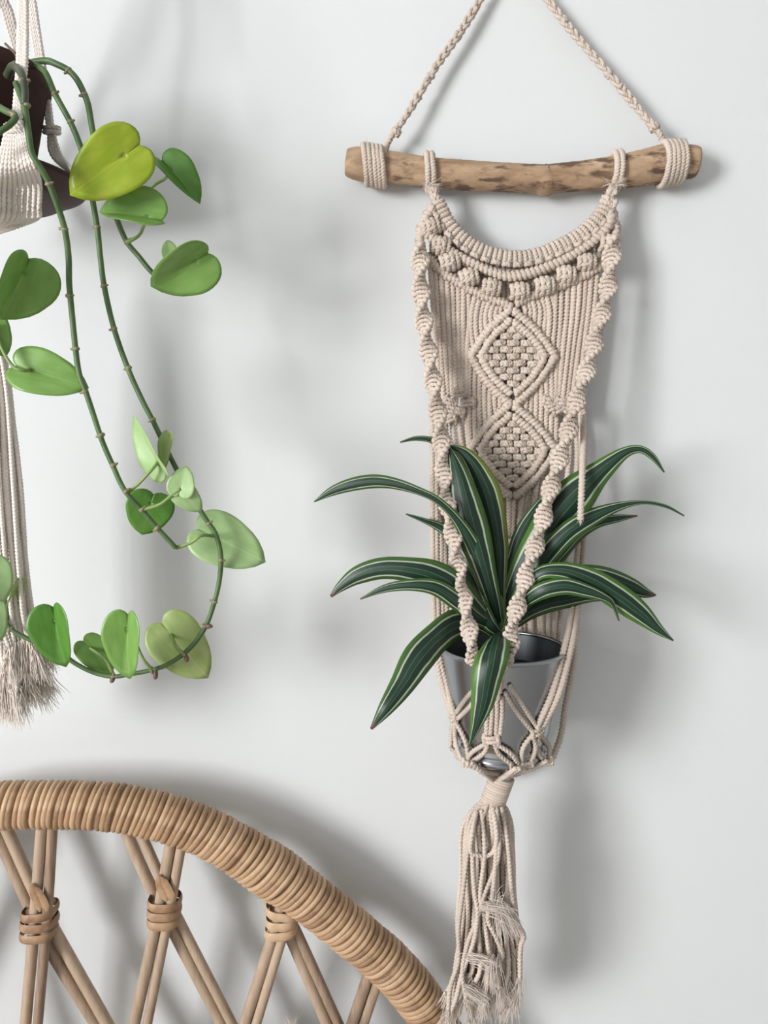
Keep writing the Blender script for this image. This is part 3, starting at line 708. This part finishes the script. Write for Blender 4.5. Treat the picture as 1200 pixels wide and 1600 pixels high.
for dx in (0, 6):   # left side cords, from the back of the hanger round the rim
    cord('net_cord', np.array([wp(676 + dx, 640, .032), wp(676 + dx, 760, .034), wp(677 + dx, 880, .05), wp(679 + dx, 960, .075), wp(681 + dx * .6, 1016, .095), wp(691 + dx, 1070, .100), *[pot_surf(707 + dx * .5, 1116, .003)]]))
for dx in (14, 20): cord('net_cord', np.array([wp(676 + dx, 660, .03), wp(676 + dx, 800, .026), wp(678 + dx, 960, .024), wp(690 + dx, 1080, .026), wp(712, 1170, .04)]))
for dx, e_ in ((0, (838, 1138)), (9, (845, 1140))):
    cord('net_cord', np.array([wp(907 + dx * .5, 640, .034), wp(909 + dx * .4, 760, .035), wp(902 + dx, 870, .05), wp(894 + dx, 950, .085), wp(889 + dx, 985, .110), wp(880 + dx * 1.2, 1020, .128), wp(862 + dx * 1.2, 1085, .141), pot_surf(*e_, .003)]))
cord('net_cord', np.array([wp(906, 870, .045), wp(900, 985, .07), wp(896, 1040, .085), wp(884, 1100, .09), wp(876, 1150, .09), wp(864, 1184, .1)]))
cord('net_cord', np.array([wp(911, 650, .05), wp(912, 690, .075), wp(910, 740, .104), wp(908, 790, .116), wp(907, 812, .117)]))
mb = MB(); frayed(mb, wp(907, 813, .117), (0, 0, -1), 16, .004, .3); tag(mb.build('frayed_end', FIBRE, hang), kind='stuff')
def nk(x, y, w_=11, h_=8): c = pot_surf(x, y, .003); return sq_knot(c, w_, h_, .13, fwd=front_fwd(c), tilt=random.uniform(-.2, .2))
nk(710, 1122, 7, 7); nk(768, 1155, 12, 8); nk(838, 1143, 10, 8)
# lower diamonds of the net
def low(x, y): return pot_surf(x, y, .003) if y < 1182 else P(x, y, .15 - abs(x - 785) * .0004)
lowk = {'l': (733, 1190), 'r': (808, 1197), 'rr': (852, 1189), 'll': (706, 1168)}
def seg(a_, b_, bow=0):
    mid = ((a_[0] + b_[0]) / 2 + bow, (a_[1] + b_[1]) / 2); cord('net_cord', np.array([low(*a_), low(*mid), low(*b_)]), r=NR)
for b_ in (-5, 5):
    seg((711, 1126), (727 + b_, 1188), b_); seg((762, 1160), (733 + b_, 1190), b_ * 1.4); seg((772, 1160), (806 + b_, 1196), b_ * 1.4); seg((832, 1148), (822 + b_ * 1.5, 1190), b_ * 1.2); seg((843, 1148), (852 + b_, 1186), b_ * 1.5)
seg((708, 1128), (704, 1168), -1)
for (x, y) in ((733, 1191), (808, 1199), (822, 1193), (853, 1189)):
    c = low(x, y); sq_knot(c, 10, 6, .15, fwd=unit(FWD + [0, 0, -.25]))
gt = P(781, 1217, .1)
for (x, y, d_) in ((704, 1168, .09), (730, 1192, .14), (736, 1192, .14), (806, 1200, .15), (812, 1200, .15), (822, 1194, .14), (855, 1189, .13), (864, 1184, .1), (712, 1180, .06), (850, 1180, .06), (742, 1188, .05), (830, 1190, .05)):
    m_ = P(x + (781 - x) * .45, y + (1216 - y) * .55, d_ * .7 + .035); cord('net_cord', np.array([P(x, y, d_), m_, gt + rng.normal(0, .003, 3)]), r=NR)
# gathering wrap
for i in range(11):
    t = i / 10; c = P(784 - 15 * t, 1215 + 40 * t, .1); a = np.linspace(0, 2 * math.pi, 22, endpoint=False); R0 = M(17.5, .1) * (1 - .0 * t)
    mb = MB(); tube(mb, np.stack([c[0] + R0 * np.cos(a), c[1] + R0 * np.sin(a) * .95, c[2] + R0 * .22 * np.cos(a) * -1 + .0006 * np.sin(a * 2)], -1), M(3.0, .1), ply=3, step=.0014, pitch=.008, closed=True, depth=.12); mb.build('gathering_wrap', CORD, hang)
mb = MB(); tube(mb, PP([(786, 1208, .1), (776, 1236, .1), (767, 1262, .1)]), M(15.5, .1), sides=14, step=.004); mb.build('cord_bundle', CORD, hang)
# tassel
FR = MB(); top = np.array([767, 1256])
TR = M(4.0, .1)
for i in range(66):
    a_ = i * 2.399; rr0 = math.sqrt((i + .5) / 66); fx = math.cos(a_) * rr0; fd = math.sin(a_) * rr0
    yb = random.uniform(1515, 1592) if fx < -.1 else random.uniform(1500, 1572)
    pts = []
    for yy, hw, cx in ((1250, 13, 768), (1271, 32, 764), (1303, 41, 762), (1370, 45, 763), (1440, 49, 764), (1510, 52, 762), (yb, 58, 757)):
        jx = random.uniform(-5, 5) if yy > 1290 else 0
        d_ = .1 + M(fd * hw * .8, .1) + random.uniform(-.002, .002) * (yy > 1300)
        pts.append(P(cx + fx * hw + jx, yy, max(d_, .101) if yy > 1480 and cx + fx * hw < 742 else d_))
    cord('tassel_cord', np.array(pts), step=.0016, r=TR)
    e = pts[-1]; fibres(FR, e, pts[-1] - pts[-2], 30, .02, .16, base=.0016, r=.00034)
front = [[(745, 1268), (738, 1300), (735, 1330), (745, 1336), (762, 1337), (772, 1328), (776, 1305), (772, 1272)],
         [(776, 1262), (780, 1300), (778, 1340), (768, 1370), (755, 1402), (744, 1440), (730, 1475), (722, 1520), (728, 1560)],
         [(742, 1270), (738, 1340), (742, 1400), (746, 1425), (740, 1470), (722, 1520), (712, 1560), (704, 1580)],
         [(752, 1266), (757, 1330), (750, 1400), (757, 1440), (764, 1490), (766, 1500), (775, 1512), (780, 1540)],
         [(770, 1262), (775, 1320), (769, 1400), (762, 1435), (775, 1465), (785, 1492), (776, 1510), (780, 1545)],
         [(784, 1262), (792, 1310), (796, 1350), (800, 1400), (808, 1440), (818, 1462), (813, 1480), (812, 1530)],
         [(735, 1300), (722, 1400), (716, 1450), (716, 1500), (704, 1540), (700, 1578)]]
for f_ in front:
    pp = np.array([P(x, y, .127 + random.uniform(-.002, .003)) for x, y in f_]); pp[0] = P(*f_[0], .114); cord('tassel_cord', pp, r=TR)
    if f_ is not front[0]: fibres(FR, pp[-1], pp[-1] - pp[-2], 34, .02, .28, base=.0016, r=.00025)
for (x0, y0), (x1, y1), n_, L_ in (((755, 1416), (790, 1422), 60, .03), ((785, 1418), (806, 1450), 90, .032), ((780, 1420), (790, 1460), 70, .03), ((735, 1496), (770, 1500), 50, .024), ((770, 1500), (768, 1540), 80, .03), ((728, 1545), (755, 1560), 50, .024), ((776, 1408), (778, 1395), 20, .014)):
    o_ = P(x0, y0, .133); fibres(FR, o_, P(x1, y1, .136) - o_, n_, L_, .15, base=.0028, r=.00032, droop=.45)
tag(FR.build('frayed_fibre', FIBRE, hang), kind='stuff')

# ------------------------------------------------------------------ striped dracaena in the zinc pot
crown = pot_base + Mp @ np.array([-.002, 0, SZ])
drac = empty('dracaena_plant', crown); tag(drac, 'dracaena with dark green white-striped strap leaves growing in the zinc pot', 'plant')
mb = MB(); tube(mb, [crown - zax * .004, P(783, 990, .098), P(783, 955, .097), P(782, 930, .096)], [M(9, .1), M(9, .1), M(8, .1), M(3, .1)], sides=12, step=.005); mb.build('stalk', STALK, drac)
def strap(pts, fold=.35, m=STRIPED, across=None):
    """pts: (px, py, d, half width px, roll degrees)"""
    ctl = np.array([[*P(a[0], a[1], a[2]), M(a[3], a[2]), math.radians(a[4] if len(a) > 4 else 0)] for a in pts])
    q, s = spline(ctl, .003); T, _, _ = frames(q[:, :3]); view = CAMLOC - q[:, :3]; view /= np.linalg.norm(view, axis=1)[:, None]
    side = np.cross(T, view); ln = np.linalg.norm(side, axis=1)
    side = side / (ln[:, None] + 1e-9)
    if across is not None:
        side = np.tile(unit(across), (len(T), 1)); side -= T * (side * T).sum(1)[:, None]; side /= np.linalg.norm(side, axis=1)[:, None]
    for i in range(1, len(side) if across is None else 0):
        side[i] = unit(.7 * side[i - 1] + .3 * side[i]) if side[i].dot(side[i - 1]) > 0 else side[i - 1]
        side[i] = unit(side[i] - T[i] * side[i].dot(T[i]))
    up = np.cross(side, T)
    sd = side * np.cos(q[:, 4])[:, None] + up * np.sin(q[:, 4])[:, None]; nr = np.cross(sd, T)
    u = np.linspace(-1, 1, 9); hw = np.clip(q[:, 3], .0002, None)
    wave = 1 + .03 * np.sin(s * 90 + random.random() * 6)
    g = q[:, None, :3] + sd[:, None] * (hw * wave)[:, None, None] * u[None, :, None] + nr[:, None] * (hw[:, None] * fold * (np.abs(u) ** 1.4 - .5)[None, :])[..., None] * -1
    uv = np.stack(np.broadcast_arrays((u * .5 + .5)[None, :], (s / s[-1])[:, None]), -1)
    mbl = MB(); mbl.grid(g, uv=uv); o = mbl.build('leaf', m, drac)
    sol = o.modifiers.new('thickness', 'SOLIDIFY'); sol.thickness = .0005; sol.offset = 0
    return o
c0 = (782, 985, .099)
strap([(*c0, 6), (762, 915, .105, 12), (742, 862, .112, 14), (716, 815, .120, 9, 20), (686, 784, .126, 7, 30), (655, 768, .126, 7, 30), (618, 756, .122, 9, 10), (585, 752, .118, 11), (550, 757, .114, 10), (518, 768, .11, 7), (491, 784, .108, 1)])
strap([(*c0, 6), (752, 962, .115, 16), (716, 926, .128, 25), (680, 901, .134, 24), (640, 890, .134, 20), (596, 888, .130, 17), (558, 899, .126, 14), (532, 917, .122, 8), (517, 932, .12, 2)], m=STRIPED_TIP)
strap([(*c0, 5), (745, 965, .125, 12), (715, 940, .138, 14), (680, 918, .143, 13), (640, 914, .143, 9), (600, 920, .14, 6), (563, 936, .138, 1)], m=STRIPED_TIP)
strap([(782, 1000, .10, 6), (752, 975, .116, 15), (718, 974, .128, 23), (690, 990, .148, 24), (656, 1025, .172, 25), (628, 1070, .186, 20), (604, 1105, .196, 13), (580, 1139, .194, 2)], m=STRIPED_TIP)
strap([(781, 998, .10, 6), (779, 990, .132, 10), (776, 1000, .160, 20), (769, 1024, .182, 26), (762, 1055, .188, 25), (754, 1100, .189, 18), (744, 1135, .188, 9), (733, 1166, .186, 1)], across=(-1, 0, -.22), m=STRIPED_G)
strap([(*c0, 7), (782, 920, .096, 9), (778, 850, .092, 16), (764, 780, .086, 22), (745, 735, .082, 17), (725, 708, .080, 10), (700, 696, .078, 2)], m=STRIPED_Y)
strap([(*c0, 7), (768, 930, .110, 14), (745, 850, .112, 24), (728, 790, .104, 26), (717, 745, .096, 17), (708, 715, .088, 8), (701, 697, .083, 1)])
strap([(*c0, 6), (790, 930, .09, 10), (800, 880, .085, 12), (818, 830, .08, 13), (842, 790, .075, 8), (858, 770, .07, 2)])
strap([(785, 985, .095, 6), (800, 925, .092, 14), (830, 868, .092, 23), (870, 808, .092, 32), (905, 768, .092, 30), (940, 735, .092, 18), (975, 708, .093, 9), (1000, 702, .094, 6), (1020, 714, .096, 5), (1038, 738, .097, 1)], m=STRIPED_G)
strap([(786, 985, .095, 6), (812, 930, .10, 12), (850, 872, .105, 18), (890, 830, .108, 17), (930, 806, .108, 13), (968, 791, .106, 7), (1005, 785, .104, 3), (1040, 791, .102, 2.5), (1069, 806, .10, 1)])
strap([(786, 985, .095, 6), (815, 935, .09, 14), (852, 885, .088, 18), (895, 838, .086, 14), (930, 818, .085, 9), (965, 810, .084, 6), (996, 806, .083, 1)], m=STRIPED_TIP)
strap([(786, 988, .10, 6), (812, 935, .12, 10), (840, 897, .130, 11, 20), (880, 892, .136, 14, 10), (925, 908, .140, 20), (965, 932, .143, 21), (1000, 958, .143, 17), (1028, 983, .142, 9), (1052, 1001, .141, 1)], m=STRIPED_G)
strap([(786, 988, .10, 6), (820, 940, .10, 12), (860, 905, .104, 16), (905, 898, .108, 16), (945, 903, .110, 17), (985, 917, .112, 15), (1010, 927, .113, 8), (1025, 930, .114, 1)], m=STRIPED_TIP)
strap([(786, 990, .105, 5), (812, 950, .130, 8), (842, 926, .145, 13), (880, 916, .150, 14), (915, 923, .151, 11), (945, 934, .15, 6), (958, 945, .149, 4), (967, 970, .148, 1)], m=STRIPED_TIP)
strap([(786, 992, .10, 6), (812, 965, .095, 12), (845, 945, .09, 16), (885, 936, .086, 14), (925, 932, .083, 9), (960, 938, .08, 1)])
strap([(782, 990, .09, 5), (760, 900, .07, 9), (735, 800, .05, 11), (710, 725, .045, 9), (692, 700, .045, 6), (675, 688, .045, 5), (650, 685, .045, 3.5), (625, 691, .045, 1)])
strap([(782, 990, .09, 6), (755, 900, .07, 16), (722, 848, .055, 13), (690, 825, .05, 8), (662, 813, .05, 4), (634, 803, .05, 1)])
strap([(783, 992, .105, 6), (765, 975, .115, 12), (752, 950, .112, 13), (735, 905, .10, 10), (722, 880, .09, 2)])

# ------------------------------------------------------------------ hanging pot at the left
DH = .13
def DD(d): return .13 + (d - .225) * 1.35
axx = P(-26, 280, DH); SH = .014
def HX(px, py, d=.225): return P(px, py, DD(d))
saucer_top = HX(-26, 283)[2]; SRt, SRb = M(143, DH), M(112, DH)
brown = empty('hanging_pot', (axx[0], -DH, saucer_top - SH - .002)); tag(brown, 'dark brown plastic pot with saucer hanging in the pale cord hanger', 'pot')
cen = np.array([axx[0], -DH, 0])
mb = MB(); zt = saucer_top
lathe(mb, [(.001, zt - SH), (SRb * .5, zt - SH), (SRb * .96, zt - SH), (SRb, zt - SH + .0015), (SRt * .98, zt - .003), (SRt + .001, zt - .002), (SRt + .001, zt + .001), (SRt - .001, zt + .001), (SRb - .002, zt - SH + .004), (.001, zt - SH + .003)], cen, 56); mb.build('saucer', BROWN, brown)
pot_top = HX(-26, 112)[2]; r_t, r_b = M(97, DH), M(64, DH)
mb = MB(); lathe(mb, [(.001, zt - SH + .004), (r_b, zt - SH + .004), (r_b + (r_t - r_b) * .86, pot_top - .014), (r_t + .001, pot_top - .013), (r_t + .0022, pot_top - .001), (r_t + .0015, pot_top), (r_t - .0005, pot_top - .001), (r_t - .003, pot_top - .014), (r_b + (r_t - r_b) * .7, pot_top - .03)], cen, 56); mb.build('pot_body', BROWN, brown)
mb = MB(); lathe(mb, [(.001, pot_top - .010), (r_t * .5, pot_top - .009), (r_t - .002, pot_top - .012)], cen, 40); mb.build('soil', SOIL, brown)

lh = empty('cord_hanger', (axx[0], -DH, HX(10, 1130)[2])); tag(lh, 'pale cotton cord hanger with a long tassel carrying the brown pot', 'plant hanger')
CR2 = M(4.0, .2)
ring_c = np.array([HX(30, -330)[0], -DH, HX(30, -330)[2]])
def cw(name, pts, r=CR2):
    mbc = MB(); tube(mbc, pts, r, ply=3, step=.0016, pitch=.010, depth=.17); return mbc.build(name, CORD_W, lh)
ba = axx[0]; gather_z = saucer_top - SH - .036
gcen = np.array([ba - .004, -DH, gather_z])
# front leg: cords from the ring to a knot, then fanning over the saucer
for i in range(5):
    o_ = (i - 2) * 2.5; cw('leg_cord', [ring_c + rng.normal(0, .002, 3), HX(38 + o_, -60, .26), HX(36 + o_, 0, .268), HX(35 + o_ * 1.1, 90, .278), HX(30 + o_ * .9, 150, .284), HX(25 + o_ * .9, 200, .287)])
for i in range(10):
    t = (i - 4.5) / 4.5; x1 = 26 + t * 36
    fr_d = DH + math.sqrt(max(.00001, (SRt + .003) ** 2 - (P(x1, 290, DH + .07)[0] - ba) ** 2)); fr_b = DH + math.sqrt(max(.00001, (SRb + .003) ** 2 - (P(x1, 330, DH + .06)[0] - ba) ** 2))
    pf = P(x1, 290, fr_d); pf2 = P(x1 + 1, 322, fr_d); pb = np.array([pf2[0], -fr_b + .004, zt - SH - .0032])
    cw('basket_cord', [HX(25 + t * 13, 200, .287), HX(25 + t * 20, 232, .288), HX(26 + t * 29, 262, .288), pf, P(x1 - 1, 325, fr_d - .004), P(x1 - 4, 341, fr_d - .014), P(x1 * .5 - 13, 356, DH + .04), gcen + rng.normal(0, .002, 3)])
mb = MB()
for yy in (196, 203, 210):
    c = HX(25, yy, .286); a = np.linspace(0, 2 * math.pi, 18, endpoint=False); tube(mb, np.stack([c[0] + M(15, .21) * np.cos(a), c[1] + M(8, .21) * np.sin(a), c[2] + .001 * np.sin(a + yy)], -1), CR2 * .9, ply=3, step=.0016, closed=True)
mb.build('leg_knot', CORD_W, lh)
# right leg passing behind
rp_ = HX(112, 284, .215)
for i in range(4):
    o_ = (i - 1.5) * 4.2
    cw('leg_cord', [ring_c + rng.normal(0, .002, 3), HX(40 + o_ * .6, -60, .225), HX(48 + o_ * .8, 0, .22), HX(60 + o_ * .8, 80, .213), HX(72 + o_ * .6, 150, .208), HX(80 + o_ * .5, 205, .205), HX(90 + o_, 245, .203), np.array([ba + SRt + .001, -.108 - i * .006, zt + .003]), np.array([ba + SRt + .0015, -.108 - i * .006, zt - .004])])
mb = MB()
for yy in (200, 207): c = HX(81, yy, .205); a = np.linspace(0, 2 * math.pi, 18, endpoint=False); tube(mb, np.stack([c[0] + M(11, .1) * np.cos(a), c[1] + M(8, .1) * np.sin(a), c[2] + .001 * np.sin(a)], -1), CR2 * .9, ply=3, step=.0016, closed=True)
mb.build('leg_knot', CORD_W, lh)
# rear leg and the left legs
for i in range(4):
    o_ = (i - 1.5) * 4
    cw('leg_cord', [ring_c + rng.normal(0, .002, 3), HX(2 + o_, -40, .2), HX(12 + o_, 20, .19), HX(28 + o_, 75, .178), HX(36 + o_, 110, .17), HX(10 + o_, 240, .160), np.array([ba + o_ * .0005, -DH + SRt + .003, zt]), np.array([ba + o_ * .0005, -DH + SRt + .003, zt - .005])])
    cw('leg_cord', [ring_c + rng.normal(0, .002, 3), np.array([ba - .035, -DH - .01 - i * .005, pot_top + .02]), np.array([ba - SRt - .003, -DH - i * .006, zt]), np.array([ba - SRt - .003, -DH - i * .006, zt - .005])])
mb = MB(); a = np.linspace(0, 2 * math.pi, 24, endpoint=False); tube(mb, np.stack([ring_c[0] + .014 * np.cos(a), 0 * a - DH, ring_c[2] + .012 + .014 * np.sin(a)], -1), .0022, sides=8, step=.003, closed=True); mb.build('ring', STEEL, lh)
cord('top_cord', np.array([ring_c + [0, 0, .026], [ring_c[0], -DH, (ring_c[2] + 2.55) / 2], [ring_c[0], -DH, 2.56]]), parent=lh, m=CORD_W, r=.003)
mb = MB(); tube(mb, [(ring_c[0], -DH, 2.6), (ring_c[0], -DH, 2.575), (ring_c[0] + .008, -DH, 2.566), (ring_c[0], -DH, 2.557), (ring_c[0] - .008, -DH, 2.564)], .002, sides=8, step=.003); tag(mb.build('ceiling_hook', STEEL), 'small steel hook in the ceiling above the pale cord hanger', 'hook')
# gather under the saucer and tassel
for i in range(7):
    c = gcen - [0, 0, .003 + i * .0045]; a = np.linspace(0, 2 * math.pi, 20, endpoint=False); mb = MB(); tube(mb, np.stack([c[0] + .007 * np.cos(a), c[1] + .007 * np.sin(a), c[2] + .001 * np.cos(a)], -1), CR2, ply=3, step=.0016, closed=True); mb.build('gathering_wrap', CORD_W, lh)
FB = MB(); zb0 = gcen[2] - .03
for i in range(44):
    a_ = i * 2.399; rr0 = math.sqrt((i + .5) / 44); ca, sa = math.cos(a_) * rr0, math.sin(a_) * rr0
    pts = []; yb = random.uniform(1000, 1080)
    for yy, hw, cx in ((470, 18, -25), (530, 24, -18), (620, 31, -11), (760, 38, -6), (880, 42, 2), (970, 44, 9), (yb, 48, 20)):
        j = random.uniform(-2.5, 2.5); pts.append(P(cx + ca * hw + j, yy, DH + M(sa * hw, DH)))
    pts = [gcen + [ca * .005, sa * .005, -.004]] + pts
    cw('tassel_cord', pts, r=CR2 * .95)
    fibres(FB, pts[-1], unit([ca * .25 + .12, -sa * .25, -1]), 48, .034, .13, base=.0022, r=.00042)
tag(FB.build('frayed_fibre', FIBRE, lh), kind='stuff')

# ------------------------------------------------------------------ pothos trailing from the brown pot
poth = empty('pothos_plant', (ba, -DH, pot_top - .012)); tag(poth, 'trailing pothos with heart-shaped green leaves growing out of the brown pot', 'plant')
def vine(lst, r_px, nodes, m=VINE):
    lst = [(a[0], a[1], DD(a[2])) for a in lst]; p = PP(lst); rr = [M(r_px * (1 - .25 * i / len(lst)), a[2]) for i, a in enumerate(lst)]
    mbv = MB(); tube(mbv, p, rr, sides=10, step=.003); vo = mbv.build('vine', m, poth)
    for (x, y) in nodes:
        dd = np.interp(math.hypot(x, y), [0, 1], [0, 0]); k_ = min(range(len(lst)), key=lambda i: (lst[i][0] - x) ** 2 + (lst[i][1] - y) ** 2); d_ = lst[k_][2]
        k2 = min(k_ + 1, len(lst) - 1); k1 = max(k2 - 1, 0); t = unit(p[k2] - p[k1]); n1 = unit(np.cross(t, [0, 1, 0])); c = P(x, y, d_)
        mbn = MB(); lump(mbn, c, n1 * M(r_px * 1.15, d_), np.cross(t, n1) * M(r_px * 1.15, d_), t * M(r_px * .8, d_), noise=.06)
        tube(mbn, [c, c + n1 * M(r_px * 1.6, d_) * random.choice((-1, 1)) - FWD * 0 + [0, -.001, 0]], [M(r_px * .6, d_), M(r_px * .35, d_)], sides=6, step=.002)
        mbn.build('node', NODE, vo)
    return vo
dv = .245
vine([(30, 112, .23), (50, 103, .235), (66, 108, .24), (75, 121, .243), (86, 147, .245), (110, 191, dv), (124, 224, dv), (133, 255, dv), (143, 304, dv), (152, 356, dv), (157, 404, dv), (163, 448, dv), (178, 513, dv), (200, 576, dv), (222, 625, dv),
      (240, 660, dv), (268, 718, dv), (295, 768, dv), (322, 812, dv), (337, 835, dv), (345, 868, dv), (343, 905, dv), (335, 940, dv), (323, 975, dv), (306, 1002, dv), (284, 1024, dv), (258, 1040, dv), (232, 1048, dv), (205, 1053, dv),
      (178, 1057, dv), (150, 1052, dv), (120, 1038, dv), (88, 1016, dv), (48, 1000, dv), (20, 985, dv), (2, 965, dv), (-25, 935, dv)], 4.6,
     [(86, 147), (110, 191), (131, 258), (152, 355), (162, 447), (178, 514), (201, 575), (239, 656), (326, 818), (345, 875), (335, 940), (320, 978), (288, 1022), (237, 1046), (177, 1058), (105, 1032), (15, 984)])
vine([(25, 105, .21), (45, 99, .212), (72, 95, .213), (90, 101, .215), (107, 110, .215), (120, 124, .215), (131, 145, .215), (138, 165, .215), (144, 200, .215), (152, 240, .215), (162, 280, .215), (171, 308, .215), (181, 338, .215), (197, 376, .215), (217, 401, .215), (236, 424, .215), (256, 441, .215), (274, 453, .215)], 5.0,
     [(107, 110), (132, 148), (147, 220), (179, 332), (199, 378)], VINE)
vine([(25, 130, .285), (38, 165, .292), (44, 205, .294), (50, 240, .292), (63, 262, .29), (76, 285, .286), (90, 322, .28), (101, 358, .275), (107, 400, .27), (108, 440, .268), (110, 465, .266), (118, 545, .264), (124, 585, .264), (134, 612, .264), (146, 648, .264), (160, 690, .264), (176, 727, .264), (194, 765, .264), (218, 793, .262), (238, 816, .26), (256, 836, .258), (275, 856, .256)], 5.0,
     [(42, 165), (76, 287), (101, 358), (108, 462), (119, 545), (133, 612), (158, 680), (177, 727), (197, 768), (222, 796), (246, 825)])
vine([(12, 118, .26), (20, 104, .272), (30, 110, .285), (36, 122, .29), (39, 145, .292), (38, 165, .292)], 6.5, [(24, 104), (37, 128)], VINE_OLD)
vine([(-25, 150, .275), (-5, 165, .29), (12, 175, .296), (25, 182, .298), (14, 196, .30), (-2, 207, .302), (-30, 230, .302)], 5.5, [(22, 180)], VINE)
vine([(28, 97, .262), (24, 84, .264), (16, 76, .264), (8, 68, .264)], 2.2, [], ROOT)
def root_(x, y, dx, dy):
    mbr = MB(); e_ = DD(dv); c = P(x, y, e_); tube(mbr, [c, P(x + dx * .6, y + dy * .7, e_ + .002), P(x + dx, y + dy, e_ + .002)], [M(3.4, e_), M(4, e_), M(2, e_)], sides=7, step=.0015); mbr.build('aerial_root', ROOT, poth)
root_(178, 1058, -5, 8); root_(243, 1047, 0, 14); root_(320, 977, 12, 2); root_(290, 1024, 3, 10)

TH = np.array([0, 20, 45, 70, 95, 120, 140, 158, 170, 180]) * math.pi / 180
RH = np.array([1.0, .82, .625, .545, .52, .50, .455, .40, .33, .25])
def heart(base, tip, width, kind, roll=0, fold=12, d=dv, dd=0.0, curl=.12, petiole=None, pet_d=None, cup=0.0, pr=2.6):
    """heart leaf: base and tip pixels, full width in pixels, roll about its midrib, fold of its halves"""
    d = DD(d); pet_d = DD(pet_d) if pet_d else d
    Bp, Tp = P(*base, d), P(*tip, d + dd); L = np.linalg.norm(Tp - Bp); a = (Tp - Bp) / L
    v = unit(CAMLOC - Bp); n0 = unit(v - a * v.dot(a)); s0 = np.cross(a, n0); ro = math.radians(roll)
    s1 = s0 * math.cos(ro) + n0 * math.sin(ro); n1 = np.cross(s1, a)
    nth, nr = 33, 8; th = np.linspace(-math.pi, math.pi, nth); r = np.interp(np.abs(th), TH, RH); r = np.convolve(np.pad(r, 1, mode='edge'), [.2, .6, .2], 'valid'); r[nth // 2] = 1.0
    wmax = np.max(np.abs(r * np.sin(th))); sc = M(width / 2, d) / (wmax * L)
    rad = np.linspace(.012, 1, nr)[:, None]; x = rad * r * np.sin(th) * L * sc; y = rad * r * np.cos(th) * L
    xr = x / (wmax * L * sc); yr = y / L
    fo = math.radians(fold); z = np.abs(x) * math.sin(fo) - curl * L * yr ** 2 - cup * L * xr ** 2 + L * .012 * np.sin(th * 5 + 1) * rad ** 2
    x = x * math.cos(fo)
    g = Bp + s1 * x[..., None] + a * y[..., None] + n1 * z[..., None]
    uv = np.stack([xr * .5 + .5, yr * .5 + .5], -1)
    mbl = MB(); mbl.grid(g, uv=uv); o = mbl.build('leaf', HL[kind], poth)
    sol = o.modifiers.new('thickness', 'SOLIDIFY'); sol.thickness = .0004; sol.offset = 0
    if petiole:
        pts = [P(x_, y_, pet_d if pet_d else d) for x_, y_ in petiole] + [Bp]
        mbp = MB(); tube(mbp, pts, [M(pr * 1.3, d)] + [M(pr, d)] * (len(pts) - 1), sides=7, step=.003); mbp.build('petiole', PETIOLE, o)
    return o
yl = heart((195, 243), (108, 304), 94, 'yellow', roll=-8, fold=8, d=.268, dd=.006, petiole=[(150, 226), (172, 240)], pet_d=.25); yl['label'] = 'yellow-green heart-shaped leaf'
heart((232, 340), (153, 325), 86, 'mid', roll=-38, fold=38, d=.25, dd=.004, petiole=[(198, 379), (217, 368), (225, 352)], pet_d=.22)
heart((266, 264), (314, 314), 66, 'dark', roll=36, fold=34, d=.235, petiole=[(182, 330), (222, 306), (244, 287), (258, 279)], pet_d=.22)
heart((306, 408), (236, 452), 92, 'mid', roll=26, fold=24, d=.235, dd=-.004, petiole=[(274, 453), (296, 443), (308, 426)], pet_d=.216)
heart((266, 398), (262, 374), 26, 'pale', d=.214)
heart((37, 425), (6, 502), 112, 'mid', roll=30, fold=33, d=.278, petiole=[(-30, 490), (0, 450), (12, 436)], pet_d=.27)
heart((-22, 505), (10, 556), 60, 'mid', roll=20, d=.27)
heart((48, 578), (136, 603), 76, 'mid', roll=14, fold=10, d=.262, petiole=[(-10, 505), (3, 545), (20, 572), (36, 579)], pet_d=.27)
heart((247, 722), (203, 650), 62, 'pale', roll=58, fold=24, d=.258, curl=.1, petiole=[(198, 770), (214, 758), (236, 735)], pet_d=.262)
heart((262, 690), (252, 735), 34, 'olive', roll=-50, fold=15, d=.25)
heart((284, 768), (312, 800), 42, 'pale', roll=-10, fold=5, d=.26, curl=.4)
heart((282, 764), (290, 728), 44, 'pale', roll=12, fold=10, d=.262, curl=.2, petiole=[(222, 797), (250, 788), (270, 772)], pet_d=.262)
heart((236, 786), (222, 837), 74, 'dark', roll=4, fold=4, d=.25)
heart((332, 837), (415, 877), 86, 'pale', roll=8, fold=8, d=.235, petiole=[(275, 856), (298, 848), (314, 837)], pet_d=.254)
heart((268, 992), (325, 1061), 88, 'olive', roll=-8, fold=7, d=.235, petiole=[(290, 1023), (276, 1012)], pet_d=.245)
heart((86, 969), (99, 1045), 84, 'dark', roll=-33, fold=33, d=.262, petiole=[(108, 1032), (104, 1015), (92, 985)], pet_d=.246)
heart((140, 1012), (177, 1052), 50, 'mid', roll=12, fold=8, d=.236, petiole=[(178, 1056), (165, 1030)], pet_d=.24)
heart((199, 982), (198, 1064), 78, 'mid', roll=-31, fold=32, d=.266, petiole=[(237, 1046), (224, 1030), (212, 1004)], pet_d=.25)
heart((-16, 890), (8, 940), 60, 'pale', roll=10, d=.262)
heart((-14, 945), (4, 1002), 40, 'pale', roll=10, d=.262)
heart((26, 922), (10, 976), 26, 'olive', roll=40, fold=14, d=.238)
